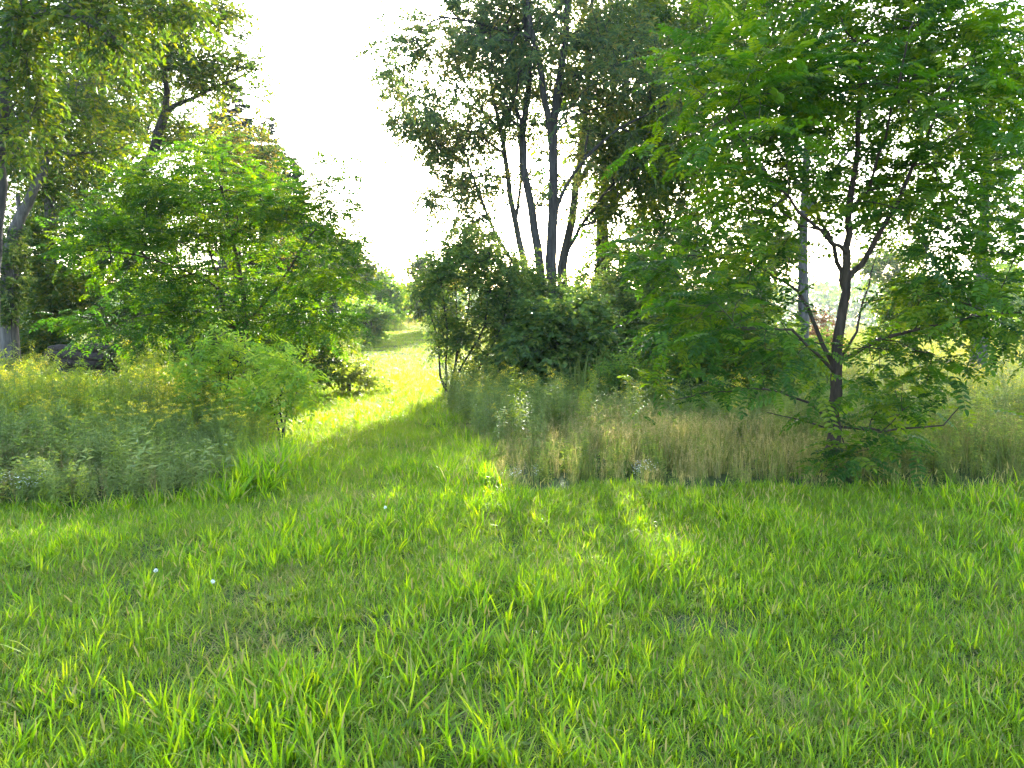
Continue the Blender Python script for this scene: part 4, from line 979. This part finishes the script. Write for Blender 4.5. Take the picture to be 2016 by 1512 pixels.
ix = np.where(y < 8.2, kinds(len(x), [4, 4.5, 0.4, 1.6, 2.2, 0.0], r), np.where(vnoise(x, y, 0.9, 72) > 0.62, kinds(len(x), [1, 0.6, 5, 0.4, 0.4, 0.8], r), np.where(vnoise(x, y, 1.0, 73) > 0.6, kinds(len(x), [1, 5, 0.2, 2.0, 0.6, 0.1], r), kinds(len(x), [6, 1.0, 0.4, 0.5, 0.8, 0.5], r))))
scatter('weed_bed', 'rank bed of green and greyish weeds beside the mown path', 'weeds', J, P3(x, y), r.uniform(0, 6.283, len(x)), sc_, ix, r.normal(0, 0.08, (len(x), 2)))
x, y = rnd_pts(5200, -3.5, 22, 9.5, 22, r); k = (right_of(x, y) > 0.05) & (r.uniform(size=len(x)) < sstep(9.4, 11.5, y) + (x < 0.3) * 0.8) & ((x < 7) | (y < 15))
x, y = x[k], y[k]
scatter('meadow_weeds', 'green weeds and sparse goldenrod growing behind the dry meadow grass', 'weeds', J, P3(x, y), r.uniform(0, 6.283, len(x)), r.uniform(0.6, 1.05, len(x)), kinds(len(x), [6, 3, 0.4, 1, 0.5, 0.7], r), r.normal(0, 0.08, (len(x), 2)))
# sunlit goldenrod field on the right, hillside growth beside the strip
fieldt = [dry_tuft(230 + i, 30, (0.5, 0.95), 'field') for i in range(4)]
fm = fieldt + J[17:21] + J[0:2]
x, y = rnd_pts(6000, 3, 45, 13, 60, r); k = (x > 4.5 + 0.12 * (y - 13)) & (r.uniform(size=len(x)) < 1.15 - y / 75)
x, y = x[k], y[k]; gold = vnoise(x, y, 0.22, 31) > 0.5
scatter('goldenrod_field', 'sunlit field of tall grass and yellow goldenrod beyond the young locust', 'field', fm, P3(x, y), r.uniform(0, 6.283, len(x)), r.uniform(0.8, 1.25, len(x)) * (1 + 0.3 * sstep(20, 50, y)),
        np.where(gold & (r.uniform(size=len(x)) < 0.6), r.integers(4, 8, len(x)), np.where(r.uniform(size=len(x)) < 0.2, r.integers(8, 10, len(x)), r.integers(0, 4, len(x)))))
x, y = rnd_pts(5000, -22, 3, 15, 66, r); k = ((left_of(x, y) > 0.1) | ((right_of(x, y) > 0.2) & (y > 22)) | (y > 55)) 
x, y = x[k], y[k]
scatter('hillside_growth', 'sunlit rough grass and goldenrod on the slope either side of the mown strip', 'weeds', fm, P3(x, y), r.uniform(0, 6.283, len(x)), r.uniform(0.6, 1.1, len(x)),
        np.where(r.uniform(size=len(x)) < np.where(y > 48, 0.5, 0.12), r.integers(4, 8, len(x)), np.where(r.uniform(size=len(x)) < 0.35, r.integers(8, 10, len(x)), r.integers(0, 4, len(x)))))

# broadleaf rosettes in the lawn
def rosette(seed):
    r = np.random.default_rng(seed); n = 11; an = np.arange(n) * 2.4 + r.normal(0, 0.3, n); mb = MB()
    v, q = instantiate(leaf6(0.42, 0.05, 0.15), np.zeros((n, 3)), np.stack([np.cos(an), np.sin(an), r.uniform(0.15, 0.8, n)], -1), np.tile([[0, 0, 1.0]], (n, 1)), r.uniform(0.03, 0.065, n))
    mb.add(v, q, np.repeat(r.uniform(0.1, 0.7, n), 6)); return mb.mesh('rosette', [M['weed']])
x, y = rnd_pts(2200, -7, 7, 1.3, 10, r); k = (left_of(x, y) < 0) & (right_of(x, y) < 0) & (vnoise(x, y, 0.9, 41) > 0.45); x, y = x[k], y[k]
scatter('broadleaf_weeds', 'flat broad-leaved weeds among the mown grass', 'weeds', [rosette(i) for i in range(5)], P3(x, y) + [0, 0, 0.008], r.uniform(0, 6.283, len(x)), r.uniform(0.6, 1.3, len(x)), r.integers(0, 5, len(x)))

# ------------------------------------------------------------------ plants one can pick out
def plant_proto(name, parts, leafm, flm, stemm='weed'):
    out = [('stem', parts[0].mesh('stem', [M[stemm]])), ('foliage', parts[1].mesh('foliage', [M[leafm]]))]
    if parts[2].v: out.append(('flower_head', parts[2].mesh('flower_head', [M[flm]])))
    return name, out
def plant(proto, x, y, s, rz, label, cat, group):
    name, parts = proto
    root = obj(name, None, loc=(x, y, float(gh(x, y))), label=label, cat=cat, group=group)
    root.rotation_euler = (0, 0, rz); root.scale = (s, s, s); root.empty_display_size = 0.1
    for nm, me in parts: obj(nm, me, root, kind=None if nm == 'stem' else 'stuff')
    return root
PG = [plant_proto('goldenrod', h, 'weed', 'yellow') for h in H_GOLD]
PF = [plant_proto('flat_topped_goldenrod', h, 'weed', 'yellow') for h in H_FLAT]
PL = [plant_proto('feathery_stalk', h, 'weed_yel', 'yellow') for h in H_LIGHT]
PB = [plant_proto('broadleaf_weed', h, 'weed_grey', 'yellow') for h in H_BROAD]
PD = [plant_proto('daisy_clump', h, 'weed', 'white') for h in H_DAISY]
PM = [plant_proto('aster', herb(450 + i, 2, 0.85, 50, 0.06, 0.18, flower='daisy', branch=2), 'weed', 'mauve') for i in range(2)]
def ground_px(px, d): return (px - CX) / F * d
def put(protos, spots, label, cat, group, s0=0.9, s1=1.1):
    for i, (px, d) in enumerate(spots):
        if abs(px - 172) < 85 and d > 10.3: px = px + 200
        plant(protos[i % len(protos)], ground_px(px, d), d, r.uniform(s0, s1), r.uniform(0, 6.28), label, cat, group)
put(PG, [(30, 9.5), (60, 10), (5, 9.8), (95, 10.4), (40, 10.8), (180, 11.2), (215, 11.5)], 'goldenrod in yellow plume in the weed bed near the vine-clad trunk', 'goldenrod', 'goldenrods in the weed bed', 1.0, 1.2)
put(PL, [(290, 10.2), (265, 10.4), (310, 10.6), (470, 11.0), (455, 10.5), (120, 10.8), (610 - 380, 10)], 'tall feathery yellow-green stalk standing above the weed bed', 'weed', 'feathery stalks in the weed bed', 1.0, 1.15)
put(PF, [(285, 7.9)], 'bright golden flat-topped flower cluster standing alone near the weed bed front', 'goldenrod', 'flat-topped goldenrods in the weed bed', 1.0, 1.05)
put(PF, [(138, 8.3), (150, 8.4), (215, 8.6), (310, 9), (340, 9.2), (320, 9.3), (375, 9.5), (280, 9.2), (400, 9.8), (330, 8.8), (460, 10), (480, 9.9)], 'flat-topped yellow goldenrod low in the weed bed', 'goldenrod', 'flat-topped goldenrods in the weed bed', 0.75, 0.95)
rq = np.random.default_rng(123)
put(PG, [(px_, d_) for px_, d_ in zip(rq.uniform(20, 420, 26), rq.uniform(9.6, 12.6, 26))], 'goldenrod with fresh yellow plumes among the weeds before the bushy locust', 'goldenrod', 'goldenrods before the bushy locust', 0.9, 1.15)
put(PL, [(px_, d_) for px_, d_ in zip(rq.uniform(60, 420, 16), rq.uniform(9.2, 12, 16))], 'light green feathery stalk among goldenrods in the weed bed', 'weed', 'light green stalks among goldenrods', 0.75, 0.95)
put(PF, [(px_, d_) for px_, d_ in zip(rq.uniform(40, 520, 24), rq.uniform(8.4, 10.6, 24))], 'flat-topped yellow goldenrod low in the weed bed', 'goldenrod', 'flat-topped goldenrods in the weed bed', 0.85, 1.1)
put(PM, [(230, 10), (275, 9.8), (250, 10.3), (300, 10.1)], 'pale mauve aster between goldenrods in the weed bed', 'aster', 'asters in the weed bed')
put(PB, [(380, 7.35), (405, 7.3), (250, 7.0), (275, 7.2), (330, 7.3), (430, 7.5), (150, 6.9), (60, 6.8)], 'grey-green broad-leaved weed at the front of the weed bed', 'weed', 'broad-leaved weeds at the weed bed front', 0.7, 0.9)
put(PD, [(15, 6.7), (28, 6.55), (70, 6.75), (45, 6.6)], 'small white daisies at the front corner of the weed bed', 'daisies', 'daisies by the weed bed', 0.6, 0.75)
put(PD, [(1000, 7.35), (1012, 7.4), (1060, 7.5)], 'small white daisies at the dry meadow corner beside the path', 'daisies', 'daisies by the path corner', 0.5, 0.65)
put(PD, [(1258, 7.4), (1275, 7.45), (1290, 7.5), (1267, 7.3)], 'small white daisies in front of the dry meadow grass', 'daisies', 'daisies along the dry meadow', 0.55, 0.7)
put(PG, [(1000, 13.5), (1020, 13.2), (985, 13.8), (1045, 13.4), (930, 15), (1095, 14), (960, 14.2)], 'goldenrod in yellow flower below the many-stemmed shrub', 'goldenrod', 'goldenrods below the shrubs', 0.85, 1.0)
put(PG, [(1900, 12.5), (1925, 13), (1880, 13.4), (1950, 12.8), (1975, 13.2), (2000, 12.6), (1865, 14), (1910, 14.2), (1940, 14), (1990, 14.4)], 'goldenrod in yellow flower at the near edge of the sunlit field', 'goldenrod', 'goldenrods at the field edge', 0.95, 1.1)

def lawn_flower(px, d, label):
    """single white clover-like head on a stalk"""
    x = ground_px(px, d); root = obj('white_flower', None, loc=(x, d, float(gh(x, d))), label=label, cat='flower', group='white flowers in the mown grass')
    mb = MB(); v, q = tube([[0, 0, -0.01], [0.004, 0, 0.05], [0.01, 0, 0.09]], [0.0014, 0.0012, 0.001], 4); mb.add(v, q, 0.4); obj('stem', mb.mesh('stem', [M['weed']]), root)
    rr = np.random.default_rng(int(px)); n = 60; dv = norm(rr.normal(size=(n, 3)) + [0, 0, 0.5]); mb = MB()
    v, q = instantiate(leaf4(0.5), np.array([0.01, 0, 0.095]) + dv * 0.004, dv, rr.normal(size=(n, 3)), np.full(n, 0.011)); mb.add(v, q, 0.5)
    obj('flower_head', mb.mesh('flower_head', [M['white']]), root)
lawn_flower(288, 4.75, 'round white flower head standing in mown grass before the weed bed')
lawn_flower(752, 6.1, 'white flower head in the grass at the mouth of the path')
lawn_flower(402, 4.45, 'small white flower in a thin patch of the mown grass')

# reeds by the dark bush
rb = MB(); rr_ = np.random.default_rng(77)
for i in range(16):
    blade(rb, np.array([rr_.normal(0, 0.07), rr_.normal(0, 0.07), 0]), rr_.uniform(0, 6.28), rr_.uniform(0.8, 1.25), 0.016, abs(rr_.normal(0.12, 0.1)), rr_.uniform(0.1, 0.7), rr_.uniform(0.2, 0.8))
reed_me = rb.mesh('reed_clump', [M['field']])
for i, (px, d) in enumerate(((1150, 13.2), (1180, 13.6), (1135, 13.8))):
    x = ground_px(px, d); o = obj('reed_clump', reed_me, loc=(x, d, float(gh(x, d))), label='clump of arching reed blades in front of the dark bush', cat='reeds', group='reeds by the dark bush'); o.rotation_euler = (0, 0, i * 2.1)

# ------------------------------------------------------------------ far wood and haze
wb = MB(); rw = np.random.default_rng(88)
n = 26000
a = rw.uniform(-1, 1, n); x = a * 260; yb = 190 + 70 * rw.uniform(size=n) + 25 * np.sin(a * 7)
hh = 7 + 6 * vnoise(x, yb * 0 + 3, 0.09, 51) + 3 * vnoise(x, yb * 0, 0.3, 52)
z = gh(x, yb) + hh * rw.uniform(0, 1, n) ** 0.8
v, q = instantiate(L4W, np.stack([x, yb, z], -1), rw.normal(0, 1, (n, 3)), rw.normal(0, 0.7, (n, 3)) + [0, -0.5, 0.6], rw.uniform(1.2, 2.6, n)); wb.add(v, q, np.repeat(rw.uniform(0, 1, n), 4))
obj('far_wood', wb.mesh('far_wood', [M['shrub']]), label='distant hazy wood beyond the fields', cat='wood', kind='stuff')

HAZE = 0.00032
if HAZE:
    x0, x1, y0, y1, z0, z1 = -760, 760, -260, 1460, -3.0, 24.0
    hv = [[x0, y0, z0], [x1, y0, z0], [x1, y1, z0], [x0, y1, z0], [x0, y0, z1], [x1, y0, z1], [x1, y1, z1], [x0, y1, z1]]
    hq = [[0, 3, 2, 1], [4, 5, 6, 7], [0, 1, 5, 4], [1, 2, 6, 5], [2, 3, 7, 6], [3, 0, 4, 7]]
    hm = bpy.data.materials.new('morning_haze'); hm.use_nodes = True
    t = hm.node_tree; t.nodes.remove(t.nodes['Principled BSDF'])
    pv = t.nodes.new('ShaderNodeVolumePrincipled'); pv.inputs['Color'].default_value = (0.9, 0.95, 1.0, 1); pv.inputs['Density'].default_value = HAZE; pv.inputs['Anisotropy'].default_value = 0.2
    t.links.new(pv.outputs[0], t.nodes['Material Output'].inputs['Volume'])
    obj('haze', quad_mesh('haze', hv, hq, None, [hm]), label='thin bright morning haze over the fields', cat='haze', kind='stuff')
